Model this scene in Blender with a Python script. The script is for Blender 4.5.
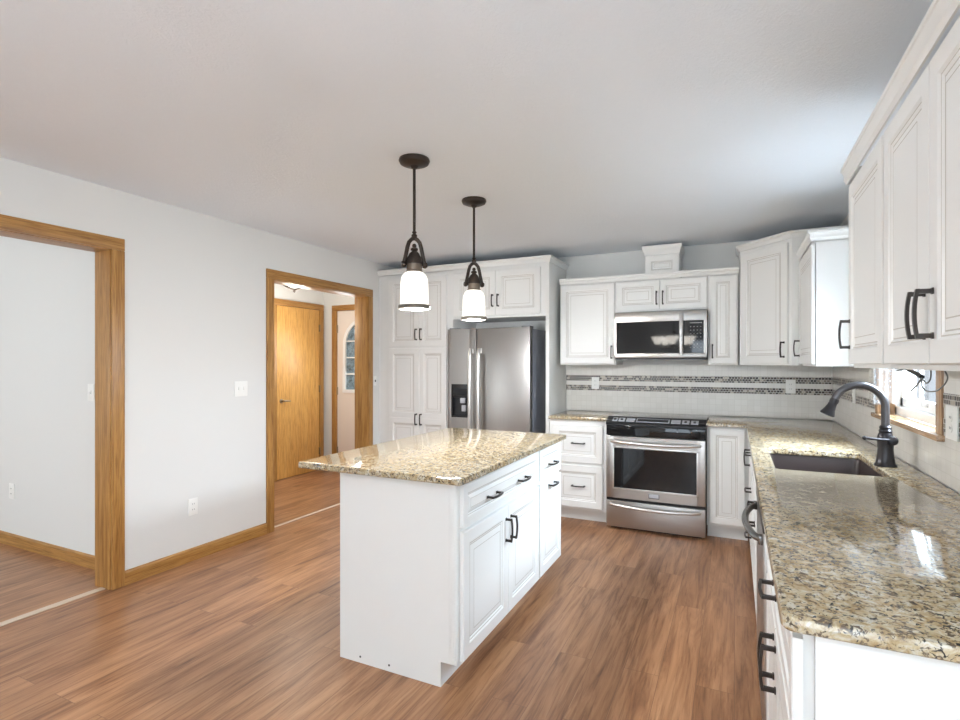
import bpy, bmesh, math, random
from mathutils import Vector, Matrix
random.seed(7)
PI = math.pi
for o in list(bpy.data.objects):
    bpy.data.objects.remove(o)
SC = bpy.context.scene
COL = SC.collection

# ------------------------------------------------------------------ camera
cam_d = bpy.data.cameras.new('camera')
cam = bpy.data.objects.new('camera', cam_d)
COL.objects.link(cam)
cam.location = (0, 0, 1.375)
cam.rotation_euler = (PI/2, 0, 0.4481)
cam_d.sensor_width = 36
cam_d.lens = 36*529.6/960
cam_d.shift_y = 3.5/960
cam_d.clip_start = 0.02
SC.camera = cam

# ------------------------------------------------------------------ world, lights, exposure
SC.view_settings.view_transform = 'Standard'
SC.view_settings.look = 'None'
SC.view_settings.gamma = 1
SC.view_settings.exposure = 0.58
wd = bpy.data.worlds.new('world')
SC.world = wd
wd.use_nodes = True
bg = wd.node_tree.nodes['Background']
bg.inputs[0].default_value = (0.86, 0.93, 1.0, 1)
bg.inputs[1].default_value = 0.6


def area(name, loc, direction, sx, sy, power, color=(1, 1, 1)):
    d = bpy.data.lights.new(name, 'AREA')
    d.shape = 'RECTANGLE'
    d.size, d.size_y = sx, sy
    d.energy = power
    d.color = color
    o = bpy.data.objects.new(name, d)
    COL.objects.link(o)
    o.location = loc
    o.rotation_euler = Vector(direction).to_track_quat('-Z', 'Y').to_euler()
    return o


# daylight of the sink window and entry door, plus added fill lamps
area('patio_fill_light', (-0.15, -3.35, 1.15), (0, 1, 0.85), 1.5, 2.0, 36, (0.76, 0.885, 1))  # added fill lamp at the made-up patio door behind the camera
area('side_fill_light', (0.66, -0.45, 1.50), (-1, 0.12, 0.25), 2.1, 1.3, 16, (0.74, 0.875, 1))  # added fill lamp at the made-up window beside the camera
area('dining_fill_light', (-5.4, -2.3, 1.5), (0, 1, 0.5), 2.2, 1.5, 84, (0.90, 0.96, 1))  # added lamp brightening the dining room, no window stands there
area('sink_window_skylight', (2.0, 3.05, 3.0), (-1, 0, -0.95), 1.6, 2.2, 1150, (0.76, 0.885, 1))
area('entry_daylight', (-4.15, 5.30, 1.45), (0, -1, -0.7), 0.45, 1.0, 8, (0.9, 0.96, 1))


# ------------------------------------------------------------------ helpers: materials
def new_mat(name):
    m = bpy.data.materials.new(name)
    m.use_nodes = True
    nt = m.node_tree
    return m, nt, nt.nodes['Principled BSDF']


def srgb(r, g, b):
    f = lambda v: (v/255/12.92) if v/255 <= 0.04045 else ((v/255+0.055)/1.055)**2.4
    return (f(r), f(g), f(b), 1)


def simple(name, col, rough=0.5, metal=0.0, **kw):
    m, nt, p = new_mat(name)
    p.inputs['Base Color'].default_value = col
    p.inputs['Roughness'].default_value = rough
    p.inputs['Metallic'].default_value = metal
    for k, v in kw.items():
        p.inputs[k.replace('_', ' ')].default_value = v
    return m


def N(nt, typ, **kw):
    n = nt.nodes.new(typ)
    for k, v in kw.items():
        setattr(n, k, v)
    return n


def pos(nt, scale=(1, 1, 1), perm=None):
    g = N(nt, 'ShaderNodeNewGeometry')
    out = g.outputs['Position']
    if perm:
        s = N(nt, 'ShaderNodeSeparateXYZ')
        c = N(nt, 'ShaderNodeCombineXYZ')
        nt.links.new(out, s.inputs[0])
        for i, k in enumerate(perm):
            if k is not None:
                nt.links.new(s.outputs[k], c.inputs[i])
        out = c.outputs[0]
    mp = N(nt, 'ShaderNodeMapping')
    mp.inputs['Scale'].default_value = scale
    nt.links.new(out, mp.inputs['Vector'])
    return mp.outputs[0]


def noise(nt, vec, scale, detail=4, rough=0.6, dist=0.0):
    n = N(nt, 'ShaderNodeTexNoise')
    n.inputs['Scale'].default_value = scale
    n.inputs['Detail'].default_value = detail
    n.inputs['Roughness'].default_value = rough
    n.inputs['Distortion'].default_value = dist
    nt.links.new(vec, n.inputs['Vector'])
    return n.outputs['Fac']


def ramp(nt, fac, stops, interp='LINEAR'):
    r = N(nt, 'ShaderNodeValToRGB')
    r.color_ramp.interpolation = interp
    e = r.color_ramp.elements
    e[0].position, e[0].color = stops[0]
    e[1].position, e[1].color = stops[-1]
    for p_, c_ in stops[1:-1]:
        k = e.new(p_)
        k.color = c_
    nt.links.new(fac, r.inputs[0])
    return r.outputs['Color']


def mix(nt, fac, a, b, mode='MIX'):
    m = N(nt, 'ShaderNodeMix', data_type='RGBA', blend_type=mode)
    for sock, v in ((m.inputs[0], fac), (m.inputs[6], a), (m.inputs[7], b)):
        if hasattr(v, 'links'):
            nt.links.new(v, sock)
        else:
            sock.default_value = v
    return m.outputs[2]


def bump(nt, p, h, strength=0.2, dist=0.01):
    b = N(nt, 'ShaderNodeBump')
    b.inputs['Strength'].default_value = strength
    b.inputs['Distance'].default_value = dist
    nt.links.new(h, b.inputs['Height'])
    nt.links.new(b.outputs[0], p.inputs['Normal'])


def oak(name, axis):
    m, nt, p = new_mat(name)
    sc = [38, 38, 38]
    sc[axis] = 1.6
    v = pos(nt, sc)
    n1 = noise(nt, v, 1.0, 6, 0.65, 0.6)
    sc2 = [220, 220, 220]
    sc2[axis] = 7
    n2 = noise(nt, pos(nt, sc2), 1.0, 2, 0.5)
    c1 = ramp(nt, n1, [(0.28, srgb(136, 92, 40)), (0.48, srgb(170, 124, 66)), (0.72, srgb(190, 146, 86))])
    c2 = ramp(nt, n2, [(0.36, srgb(140, 98, 50)), (0.5, (1, 1, 1, 1))])
    c = mix(nt, 0.45, c1, c2, 'MULTIPLY')
    nt.links.new(c, p.inputs['Base Color'])
    p.inputs['Roughness'].default_value = 0.38
    bump(nt, p, n2, 0.08, 0.002)
    return m


def plank(name, tint=1.0):
    m, nt, p = new_mat(name)
    v = pos(nt, (1, 1, 1), (1, 0, None))
    b = N(nt, 'ShaderNodeTexBrick')
    b.offset = 0.37
    b.inputs['Scale'].default_value = 1
    b.inputs['Brick Width'].default_value = 1.22
    b.inputs['Row Height'].default_value = 0.15
    b.inputs['Mortar Size'].default_value = 0.0012
    b.inputs['Mortar Smooth'].default_value = 0.2
    b.inputs['Color1'].default_value = (0, 0, 0, 1)
    b.inputs['Color2'].default_value = (1, 1, 1, 1)
    b.inputs['Mortar'].default_value = (0.5, 0.5, 0.5, 1)
    nt.links.new(v, b.inputs['Vector'])
    # per-plank offset of the grain
    g = N(nt, 'ShaderNodeNewGeometry')
    sep = N(nt, 'ShaderNodeSeparateXYZ')
    nt.links.new(g.outputs['Position'], sep.inputs[0])
    add = N(nt, 'ShaderNodeMath', operation='MULTIPLY_ADD')
    nt.links.new(b.outputs['Color'], add.inputs[0])
    add.inputs[1].default_value = 7.3
    nt.links.new(sep.outputs[2], add.inputs[2])
    cmb = N(nt, 'ShaderNodeCombineXYZ')
    nt.links.new(sep.outputs[0], cmb.inputs[0])
    nt.links.new(sep.outputs[1], cmb.inputs[1])
    nt.links.new(add.outputs[0], cmb.inputs[2])
    mp = N(nt, 'ShaderNodeMapping')
    mp.inputs['Scale'].default_value = (16, 1.5, 1)
    nt.links.new(cmb.outputs[0], mp.inputs[0])
    n1 = noise(nt, mp.outputs[0], 1.0, 7, 0.62, 0.9)
    mp2 = N(nt, 'ShaderNodeMapping')
    mp2.inputs['Scale'].default_value = (95, 4, 1)
    nt.links.new(cmb.outputs[0], mp2.inputs[0])
    n2 = noise(nt, mp2.outputs[0], 1.0, 4, 0.6, 0.3)
    t = lambda r, g_, b_: tuple(list(c*tint for c in srgb(r, g_, b_)[:3])+[1])
    c1 = ramp(nt, n1, [(0.28, t(110, 68, 42)), (0.42, t(154, 107, 72)), (0.55, t(177, 129, 91)), (0.75, t(198, 152, 113))])
    c2 = ramp(nt, n2, [(0.35, (0.48, 0.39, 0.33, 1)), (0.49, (1, 1, 1, 1))])
    c = mix(nt, 0.55, c1, c2, 'MULTIPLY')
    pv = ramp(nt, b.outputs['Color'], [(0.0, (0.90, 0.88, 0.86, 1)), (1.0, (1.06, 1.06, 1.06, 1))])
    c = mix(nt, 1.0, c, pv, 'MULTIPLY')
    c = mix(nt, b.outputs['Fac'], c, t(128, 90, 64))
    nt.links.new(c, p.inputs['Base Color'])
    p.inputs['Roughness'].default_value = 0.34
    bump(nt, p, n2, 0.05, 0.002)
    return m


def granite(name):
    m, nt, p = new_mat(name)
    v = pos(nt, (1, 1, 1))
    n1 = noise(nt, v, 40, 5, 0.7, 0.8)
    n2 = noise(nt, v, 75, 4, 0.65, 0.8)
    n3 = noise(nt, v, 55, 3, 0.6, 1.6)
    n4 = noise(nt, v, 7, 3, 0.6)
    c = ramp(nt, n1, [(0.28, srgb(148, 120, 82)), (0.42, srgb(190, 164, 122)), (0.52, srgb(212, 194, 160)),
                      (0.62, srgb(226, 217, 198)), (0.8, srgb(234, 231, 222))])
    gold = ramp(nt, n4, [(0.4, (1, 1, 1, 1)), (0.65, (0.95, 0.93, 0.88, 1))])
    c = mix(nt, 1.0, c, gold, 'MULTIPLY')
    k = ramp(nt, n2, [(0.415, (1, 1, 1, 1)), (0.46, (0, 0, 0, 1))])
    c = mix(nt, k, c, srgb(112, 96, 78))
    k2 = ramp(nt, n3, [(0.375, (1, 1, 1, 1)), (0.408, (0, 0, 0, 1))])
    c = mix(nt, k2, c, srgb(50, 47, 46))
    c = mix(nt, 1.0, c, (0.75, 0.75, 0.755, 1), 'MULTIPLY')
    nt.links.new(c, p.inputs['Base Color'])
    p.inputs['Roughness'].default_value = 0.07
    p.inputs['IOR'].default_value = 1.6
    return m


def tile(name, perm):
    m, nt, p = new_mat(name)
    b = N(nt, 'ShaderNodeTexBrick')
    b.offset = 0.0
    b.inputs['Scale'].default_value = 1
    b.inputs['Brick Width'].default_value = 0.0505
    b.inputs['Row Height'].default_value = 0.0505
    b.inputs['Mortar Size'].default_value = 0.0014
    b.inputs['Color1'].default_value = srgb(228, 225, 219)
    b.inputs['Color2'].default_value = srgb(222, 219, 212)
    b.inputs['Mortar'].default_value = srgb(215, 211, 204)
    nt.links.new(pos(nt, (1, 1, 1), perm), b.inputs['Vector'])
    nt.links.new(b.outputs['Color'], p.inputs['Base Color'])
    p.inputs['Roughness'].default_value = 0.22
    return m


def mosaic(name, perm):
    m, nt, p = new_mat(name)
    v = pos(nt, (1, 1, 1), perm)
    b = N(nt, 'ShaderNodeTexBrick')
    b.offset = 0.43
    b.inputs['Scale'].default_value = 1
    b.inputs['Brick Width'].default_value = 0.023
    b.inputs['Row Height'].default_value = 0.0185
    b.inputs['Mortar Size'].default_value = 0.0016
    b.inputs['Color1'].default_value = (0, 0, 0, 1)
    b.inputs['Color2'].default_value = (1, 1, 1, 1)
    b.inputs['Mortar'].default_value = (0, 0, 0, 1)
    nt.links.new(v, b.inputs['Vector'])
    c = ramp(nt, b.outputs['Color'], [(0.0, srgb(44, 36, 31)), (0.28, srgb(88, 76, 66)), (0.48, srgb(132, 120, 106)),
                                      (0.62, srgb(58, 48, 41)), (0.84, srgb(178, 168, 152))], 'CONSTANT')
    c = mix(nt, b.outputs['Fac'], c, srgb(205, 202, 196))
    nt.links.new(c, p.inputs['Base Color'])
    p.inputs['Roughness'].default_value = 0.35
    return m


def plaster(name, col, scale, strength, rough=0.85, dist=0.01):
    m, nt, p = new_mat(name)
    p.inputs['Base Color'].default_value = col
    p.inputs['Roughness'].default_value = rough
    v = pos(nt)
    n = noise(nt, v, scale, 5, 0.7, 1.5)
    h = ramp(nt, n, [(0.40, (0, 0, 0, 1)), (0.60, (1, 1, 1, 1))])
    bump(nt, p, h, strength, dist)
    return m


def brushed(name, axis, base=(0.50, 0.475, 0.45, 1), rough=0.32):
    m, nt, p = new_mat(name)
    sc = [500, 500, 500]
    sc[axis] = 3
    n = noise(nt, pos(nt, sc), 1.0, 2, 0.5)
    c = ramp(nt, n, [(0.3, tuple(v*0.93 for v in base[:3])+(1,)), (0.7, base)])
    nt.links.new(c, p.inputs['Base Color'])
    p.inputs['Metallic'].default_value = 1
    p.inputs['Roughness'].default_value = rough
    return m


WHITE = simple('cabinet_white_paint', srgb(235, 235, 232), 0.36)
GLAZE = simple('cabinet_groove_glaze', srgb(192, 187, 178), 0.5)
GAP = simple('dark_gap', srgb(60, 55, 50), 0.8)
WALLM = plaster('wall_paint', srgb(223, 223, 220), 160, 0.04, 0.7, 0.003)
CEILM = plaster('ceiling_stomp_texture', srgb(236, 242, 248), 34, 0.22, 0.9, 0.012)
FLOORM = plank('vinyl_plank', 0.94)
def oak_pale(name, axis):
    m = oak(name, axis)
    for n in m.node_tree.nodes:
        if n.type == 'VALTORGB' and len(n.color_ramp.elements) == 3:
            for e, c in zip(n.color_ramp.elements, (srgb(150, 116, 84), srgb(180, 146, 112), srgb(200, 168, 136))):
                e.color = c
    m.node_tree.nodes['Principled BSDF'].inputs['Roughness'].default_value = 0.22
    return m


WOAKZ, WOAKY = oak_pale('pale_oak_upright', 2), oak_pale('pale_oak_depth', 1)
OAKZ, OAKY, OAKX = oak('oak_upright', 2), oak('oak_depth', 1), oak('oak_across', 0)
GRAN = granite('granite')
TILEX, TILEY = tile('tile_back', (0, 2, None)), tile('tile_right', (1, 2, None))
MOSX, MOSY = mosaic('mosaic_back', (0, 2, None)), mosaic('mosaic_right', (1, 2, None))
STEEL = brushed('stainless_brushed_across', 0)
STEELZ = brushed('stainless_brushed_upright', 2, (0.36, 0.345, 0.33, 1), 0.34)
STEELM = brushed('stainless_brushed_warm', 0, (0.36, 0.335, 0.31, 1), 0.30)
STEELY = brushed('stainless_brushed_depth', 1)
CHROME = simple('bright_steel', (0.70, 0.69, 0.67, 1), 0.30, 1)
BRONZE = simple('oil_rubbed_bronze', srgb(62, 57, 54), 0.36, 0.6)
FAUCETM = simple('faucet_dark_bronze', srgb(58, 56, 58), 0.3, 0.7)
DKBRONZE = simple('dark_bronze', srgb(62, 53, 47), 0.4, 0.55)
PEWTER = simple('aged_bronze', srgb(126, 112, 98), 0.38, 0.7)
BLACKG = simple('black_glass', (0.006, 0.006, 0.007, 1), 0.04)
BLACKP = simple('black_plastic', (0.012, 0.012, 0.013, 1), 0.3)
GREYP = simple('grey_plastic', srgb(120, 120, 122), 0.35)
SILVER = simple('silver_panel', srgb(186, 188, 194), 0.45, 0.0)
PLATE = simple('white_plastic', srgb(240, 240, 236), 0.3)
SINKM = simple('brown_composite', srgb(62, 51, 49), 0.32)
VINYL = simple('white_vinyl', srgb(240, 241, 240), 0.35)
CREAM = simple('cream_door_paint', srgb(232, 222, 212), 0.4)
THRESH = simple('threshold_strip', srgb(214, 196, 176), 0.45)
HINGEM = simple('hinge_nickel', srgb(140, 124, 96), 0.35, 0.8)
BRASS = simple('satin_nickel', srgb(150, 138, 118), 0.3, 0.9)


def glass_mat(name, col=(1, 1, 1, 1), rough=0.0, mixf=0.12):
    m = bpy.data.materials.new(name)
    m.use_nodes = True
    nt = m.node_tree
    nt.nodes.clear()
    o = N(nt, 'ShaderNodeOutputMaterial')
    mx = N(nt, 'ShaderNodeMixShader')
    t = N(nt, 'ShaderNodeBsdfTransparent')
    g = N(nt, 'ShaderNodeBsdfGlossy')
    t.inputs[0].default_value = col
    g.inputs['Roughness'].default_value = rough
    mx.inputs[0].default_value = mixf
    nt.links.new(t.outputs[0], mx.inputs[1])
    nt.links.new(g.outputs[0], mx.inputs[2])
    nt.links.new(mx.outputs[0], o.inputs[0])
    return m


PANE = glass_mat('window_glass', (0.97, 0.985, 1, 1), 0.0, 0.06)


def leaded(name):
    m, nt, p = new_mat(name)
    v = pos(nt, (1, 1, 1))
    n = noise(nt, v, 26, 4, 0.7, 0.8)
    c = ramp(nt, n, [(0.34, srgb(92, 104, 104)), (0.48, srgb(138, 154, 158)), (0.62, srgb(176, 192, 200))])
    nt.links.new(c, p.inputs['Base Color'])
    p.inputs['Roughness'].default_value = 0.12
    p.inputs['Transmission Weight'].default_value = 0.6
    p.inputs['IOR'].default_value = 1.2
    bump(nt, p, n, 0.4, 0.01)
    return m


LEADED = leaded('patterned_glass')


def lit_glass(name, col, strength):
    m, nt, p = new_mat(name)
    p.inputs['Base Color'].default_value = (0.95, 0.94, 0.9, 1)
    p.inputs['Roughness'].default_value = 0.25
    p.inputs['Emission Color'].default_value = col
    p.inputs['Emission Strength'].default_value = strength
    return m


SHADE = lit_glass('lit_opal_glass', (1, 0.965, 0.87, 1), 0.62)
SHADE3 = lit_glass('lit_bell_glass', (1, 0.94, 0.85, 1), 9.0)
SHADE2 = lit_glass('lit_frosted_glass', (1, 0.93, 0.82, 1), 1.6)


def lace_mat():
    m = bpy.data.materials.new('white_lace')
    m.use_nodes = True
    nt = m.node_tree
    nt.nodes.clear()
    o = N(nt, 'ShaderNodeOutputMaterial')
    v = pos(nt, (1, 1, 1))
    vo = N(nt, 'ShaderNodeTexVoronoi')
    vo.inputs['Scale'].default_value = 75
    nt.links.new(v, vo.inputs['Vector'])
    n = noise(nt, v, 16, 2, 0.5, 0.5)
    a = N(nt, 'ShaderNodeMath', operation='ADD')
    nt.links.new(vo.outputs['Distance'], a.inputs[0])
    nt.links.new(n, a.inputs[1])
    k = ramp(nt, a.outputs[0], [(0.62, (1, 1, 1, 1)), (0.80, (0.25, 0.25, 0.25, 1))])
    d = N(nt, 'ShaderNodeBsdfDiffuse')
    d.inputs[0].default_value = (0.62, 0.63, 0.64, 1)
    tl = N(nt, 'ShaderNodeBsdfTranslucent')
    tl.inputs[0].default_value = (0.30, 0.31, 0.32, 1)
    m1 = N(nt, 'ShaderNodeMixShader')
    m1.inputs[0].default_value = 0.5
    nt.links.new(d.outputs[0], m1.inputs[1])
    nt.links.new(tl.outputs[0], m1.inputs[2])
    t = N(nt, 'ShaderNodeBsdfTransparent')
    m2 = N(nt, 'ShaderNodeMixShader')
    nt.links.new(k, m2.inputs[0])
    nt.links.new(t.outputs[0], m2.inputs[1])
    nt.links.new(m1.outputs[0], m2.inputs[2])
    nt.links.new(m2.outputs[0], o.inputs[0])
    return m


LACE = lace_mat()


# ------------------------------------------------------------------ helpers: meshes
class MB:
    def __init__(self):
        self.v, self.f, self.m = [], [], []

    def add(self, vs, fs, mi=0):
        n = len(self.v)
        self.v += [tuple(p) for p in vs]
        for k, f in enumerate(fs):
            self.f.append([i+n for i in f])
            self.m.append(mi[k] if isinstance(mi, list) else mi)
        return self

    def box(self, x0, x1, y0, y1, z0, z1, b=0.0, mi=0):
        if x1 < x0: x0, x1 = x1, x0
        if y1 < y0: y0, y1 = y1, y0
        if z1 < z0: z0, z1 = z1, z0
        bm = bmesh.new()
        bmesh.ops.create_cube(bm, size=1)
        for v in bm.verts:
            v.co = ((x0+x1)/2+v.co.x*(x1-x0), (y0+y1)/2+v.co.y*(y1-y0), (z0+z1)/2+v.co.z*(z1-z0))
        if b > 0:
            b = min(b, (x1-x0)*0.45, (y1-y0)*0.45, (z1-z0)*0.45)
            bmesh.ops.bevel(bm, geom=list(bm.edges), offset=b, segments=2, profile=0.6, affect='EDGES')
        bm.verts.index_update()
        self.add([v.co[:] for v in bm.verts], [[v.index for v in f.verts] for f in bm.faces], mi)
        bm.free()
        return self

    def rings(self, rings, mi=0, cap0=True, cap1=True, closed=True):
        """loft a list of equally long closed loops"""
        n = len(rings[0])
        vs = [p for r in rings for p in r]
        fs, ms = [], []
        for i in range(len(rings)-1):
            for j in range(n if closed else n-1):
                k = (j+1) % n
                fs.append([i*n+j, i*n+k, (i+1)*n+k, (i+1)*n+j])
                ms.append(mi[i] if isinstance(mi, list) else mi)
        if cap0:
            fs.append(list(range(n-1, -1, -1)))
            ms.append(mi[0] if isinstance(mi, list) else mi)
        if cap1:
            fs.append([(len(rings)-1)*n+j for j in range(n)])
            ms.append(mi[-1] if isinstance(mi, list) else mi)
        self.add(vs, fs, ms)
        return self

    def lathe(self, prof, c=(0, 0, 0), seg=32, mi=0, M=None, cap=True):
        rs = []
        for r, z in prof:
            ring = []
            for k in range(seg):
                a = 2*PI*k/seg
                p = Vector((r*math.cos(a), r*math.sin(a), z))
                if M is not None:
                    p = M @ p
                ring.append((p.x+c[0], p.y+c[1], p.z+c[2]))
            rs.append(ring)
        return self.rings(rs, mi, cap, cap)

    def tube(self, pts, r, seg=10, mi=0, cap=True):
        pts = [Vector(p) for p in pts]
        n = len(pts)
        rr = r if isinstance(r, (list, tuple)) else [r]*n
        t0 = (pts[1]-pts[0]).normalized()
        up = Vector((0, 0, 1)) if abs(t0.z) < 0.9 else Vector((1, 0, 0))
        u = t0.cross(up).normalized()
        rs = []
        for i in range(n):
            t = (pts[min(i+1, n-1)]-pts[max(i-1, 0)]).normalized()
            u = (u-t*u.dot(t)).normalized()
            w = t.cross(u)
            rs.append([tuple(pts[i]+(u*math.cos(2*PI*k/seg)+w*math.sin(2*PI*k/seg))*rr[i]) for k in range(seg)])
        return self.rings(rs, mi, cap, cap)

    def prism(self, loop, axis, a, b, mi=0):
        """loop: 2-D outline in the two other axes (order kept x,y,z)"""
        def p3(p, s):
            l = list(p)
            l.insert(axis, s)
            return tuple(l)
        return self.rings([[p3(p, a) for p in loop], [p3(p, b) for p in loop]], mi)

    def panel(self, x0, x1, z0, z1, yf=-0.02, t=0.02, rail=0.055, edge=True):
        """raised-panel front facing -y; groove faces take material 1"""
        w, h = x1-x0, z1-z0
        rail = min(rail, w*0.27, h*0.27)
        s = min(1.0, (min(w, h)/2-rail)/0.075)
        spec = [(0, t, 0), (0, 0.003, 0), (0.003, 0, 0), (rail, 0, 0), (rail+0.007*s, 0.005, 0), (rail+0.0105*s, 0.0052, 1),
                (rail+0.018*s, 0.009, 0), (rail+0.0215*s, 0.0092, 1), (rail+0.045*s, 0.0025, 0), (rail+0.048*s, 0.0025, 1)]
        rs = [[(x0+i, yf+d, z0+i), (x1-i, yf+d, z0+i), (x1-i, yf+d, z1-i), (x0+i, yf+d, z1-i)] for i, d, _ in spec]
        mi = [k[2] for k in spec[1:]]
        n0 = len(self.f)
        self.rings(rs, mi)
        self.m[-1] = 0
        return self

    def build(self, name, mats, parent=None, smooth=30, loc=None):
        me = bpy.data.meshes.new(name)
        me.from_pydata(self.v, [], self.f)
        if not isinstance(mats, (list, tuple)):
            mats = [mats]
        for m in mats:
            me.materials.append(m)
        me.polygons.foreach_set('material_index', self.m)
        bm = bmesh.new()
        bm.from_mesh(me)
        bmesh.ops.recalc_face_normals(bm, faces=bm.faces)
        bm.to_mesh(me)
        bm.free()
        if smooth:
            me.polygons.foreach_set('use_smooth', [True]*len(me.polygons))
            me.set_sharp_from_angle(angle=math.radians(smooth))
        me.update()
        o = bpy.data.objects.new(name, me)
        COL.objects.link(o)
        if parent is not None:
            o.parent = parent
        if loc is not None:
            o.location = loc
        return o


def tag(o, label=None, cat=None, group=None, kind=None):
    for k, v in (('label', label), ('category', cat), ('group', group), ('kind', kind)):
        if v:
            o[k] = v
    return o


def thing(name, label, cat, loc=(0, 0, 0), rz=0.0, group=None):
    o = bpy.data.objects.new(name, None)
    o.empty_display_size = 0.1
    COL.objects.link(o)
    o.location = loc
    o.rotation_euler = (0, 0, rz)
    return tag(o, label, cat, group)


def struct(name, mb, m, parent=None, smooth=30):
    o = mb.build(name, m, parent, smooth)
    if parent is None:
        o['kind'] = 'structure'
    return o


def copy_tree(o, parent=None):
    c = o.copy()
    COL.objects.link(c)
    c.parent = parent
    for ch in list(o.children):
        copy_tree(ch, c)
    return c


def slab(outline, holes, z0, z1, r=0.008, corner=None):
    """stone slab with eased edges, optional holes"""
    def offset(lp, d):
        n = len(lp)
        out = []
        for i in range(n):
            a, b, c = Vector(lp[i-1]), Vector(lp[i]), Vector(lp[(i+1) % n])
            e1, e2 = (b-a).normalized(), (c-b).normalized()
            n1, n2 = Vector((-e1.y, e1.x)), Vector((-e2.y, e2.x))
            bis = (n1+n2)
            bis = bis/max(1e-6, bis.dot(n1)) if bis.length > 1e-6 else n1
            out.append(tuple(b+bis*d))
        return out
    def area2(lp):
        return sum(lp[i-1][0]*lp[i][1]-lp[i][0]*lp[i-1][1] for i in range(len(lp)))
    mb = MB()
    prof = [(0.003, z0), (0, z0+0.003), (0, z1-r), (r*0.3, z1-r*0.3), (r, z1)]
    tops, bots = [], []
    for k, lp in enumerate([outline]+list(holes)):
        ccw = area2(lp) > 0
        if (k == 0) != ccw:
            lp = lp[::-1]
        rs = [[(p[0], p[1], z) for p in offset(lp, d)] for d, z in prof]
        mb.rings(rs, 0, False, False)
        tops.append(rs[-1])
        bots.append(rs[0])
    for loops in (tops, bots):
        bm = bmesh.new()
        es = []
        for lp in loops:
            vs = [bm.verts.new(p) for p in lp]
            es += [bm.edges.new((vs[i-1], vs[i])) for i in range(len(vs))]
        bmesh.ops.triangle_fill(bm, use_beauty=True, use_dissolve=False, edges=es)
        bm.verts.index_update()
        mb.add([v.co[:] for v in bm.verts], [[v.index for v in f.verts] for f in bm.faces], 0)
        bm.free()
    # weld
    bm = bmesh.new()
    vs = [bm.verts.new(p) for p in mb.v]
    for f in mb.f:
        try:
            bm.faces.new([vs[i] for i in f])
        except ValueError:
            pass
    bmesh.ops.remove_doubles(bm, verts=bm.verts, dist=1e-5)
    bm.verts.index_update()
    out = MB()
    out.add([v.co[:] for v in bm.verts], [[v.index for v in f.verts] for f in bm.faces], 0)
    bm.free()
    return out


def arc(cx, cy, r, a0, a1, n=6):
    return [(cx+r*math.cos(a0+(a1-a0)*i/n), cy+r*math.sin(a0+(a1-a0)*i/n)) for i in range(n+1)]


# ------------------------------------------------------------------ handles
def handle_mb(L=0.105, out=0.030):
    """arched bar pull, along local z, centred, projecting to -y"""
    mb = MB()
    h = L/2
    for s in (-1, 1):
        mb.box(-0.0048, 0.0048, -out+0.002, 0, s*h-0.0055, s*h+0.0055, 0.0012)
        mb.box(-0.0062, 0.0062, -0.004, 0, s*h-0.0075, s*h+0.0075, 0.001)
    n = 10
    rs = []
    for i in range(n+1):
        u = -1+2*i/n
        z = u*(h+0.006)
        y = -out-0.006*(1-u*u)
        w = 0.0048
        rs.append([(-w, y-0.0035, z), (w, y-0.0035, z), (w, y+0.004, z), (-w, y+0.004, z)])
    mb.rings(rs)
    return mb


_hm = None


def handle(parent, x, y, z, vertical=True):
    global _hm
    if _hm is None:
        o = handle_mb().build('handle', BRONZE)
        _hm = o.data
    else:
        o = bpy.data.objects.new('handle', _hm)
        COL.objects.link(o)
    o.parent = parent
    o.location = (x, y, z)
    if not vertical:
        o.rotation_euler = (0, PI/2, 0)
    o['label'] = 'dark bronze arched bar handle'
    return o


def front(parent, kind, x0, x1, z0, z1, hs=(), yf=-0.02, rail=0.055, split=None):
    mb = MB()
    g = 0.0015
    if split:
        mb.panel(x0+g, x1-g, z0+g, split, yf, 0.0195, rail)
        mb.panel(x0+g, x1-g, split, z1-g, yf, 0.0195, rail)
    else:
        mb.panel(x0+g, x1-g, z0+g, z1-g, yf, 0.0195, rail)
    o = mb.build(kind, [WHITE, GLAZE], parent, 20)
    for (hx, hz, vert) in hs:
        handle(o, hx, yf, hz, vert)
    return o


# ================================================================== THE ROOM
XL, XR, YB, YF, ZC = -3.415, 0.73, 5.15, -3.45, 2.44
XD, YD0 = -7.2, -2.4          # dining room
XH, YE = -4.86, 5.37          # hall
WT = 0.15
struct('floor', MB().box(XL-0.075, XR+0.15, YF-0.15, YB+0.15, -0.1, 0), FLOORM)
struct('floor_dining', MB().box(XD, XL-0.075, YD0, 2.155, -0.1, -0.0), FLOORM)
struct('floor_hall', MB().box(XH-0.1, XL-0.075, 2.155, YE+0.1, -0.1, -0.0), FLOORM)
struct('ceiling', MB().box(XD-0.1, XR+0.15, YF-0.15, YE+0.1, ZC, ZC+0.1), CEILM)

O1a, O1b, O2a, O2b, OH = 0.30, 1.94, 3.17, 4.435, 2.082
w = MB()
for y0, y1 in ((YF, O1a), (O1b, O2a), (O2b, YB+0.15)):
    w.box(XL-WT, XL, y0, y1, 0, ZC)
w.box(XL-WT, XL, O1a, O1b, OH, ZC)
w.box(XL-WT, XL, O2a, O2b, OH, ZC)
struct('wall_left', w, WALLM)
struct('wall_back', MB().box(XL, XR+0.15, YB, YB+0.15, 0, ZC), WALLM)
WY0, WY1, WZ0, WZ1 = 2.66, 3.60, 1.075, 2.08
SY0, SY1, SZ0, SZ1 = -1.6, 0.70, 0.80, 2.20
w = MB()
w.box(XR, XR+WT, YF, SY0, 0, ZC)
w.box(XR, XR+WT, SY1, WY0, 0, ZC)
w.box(XR, XR+WT, SY0, SY1, 0, SZ0).box(XR, XR+WT, SY0, SY1, SZ1, ZC)
w.box(XR, XR+WT, WY1, YB, 0, ZC)
w.box(XR, XR+WT, WY0, WY1, 0, WZ0)
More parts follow.
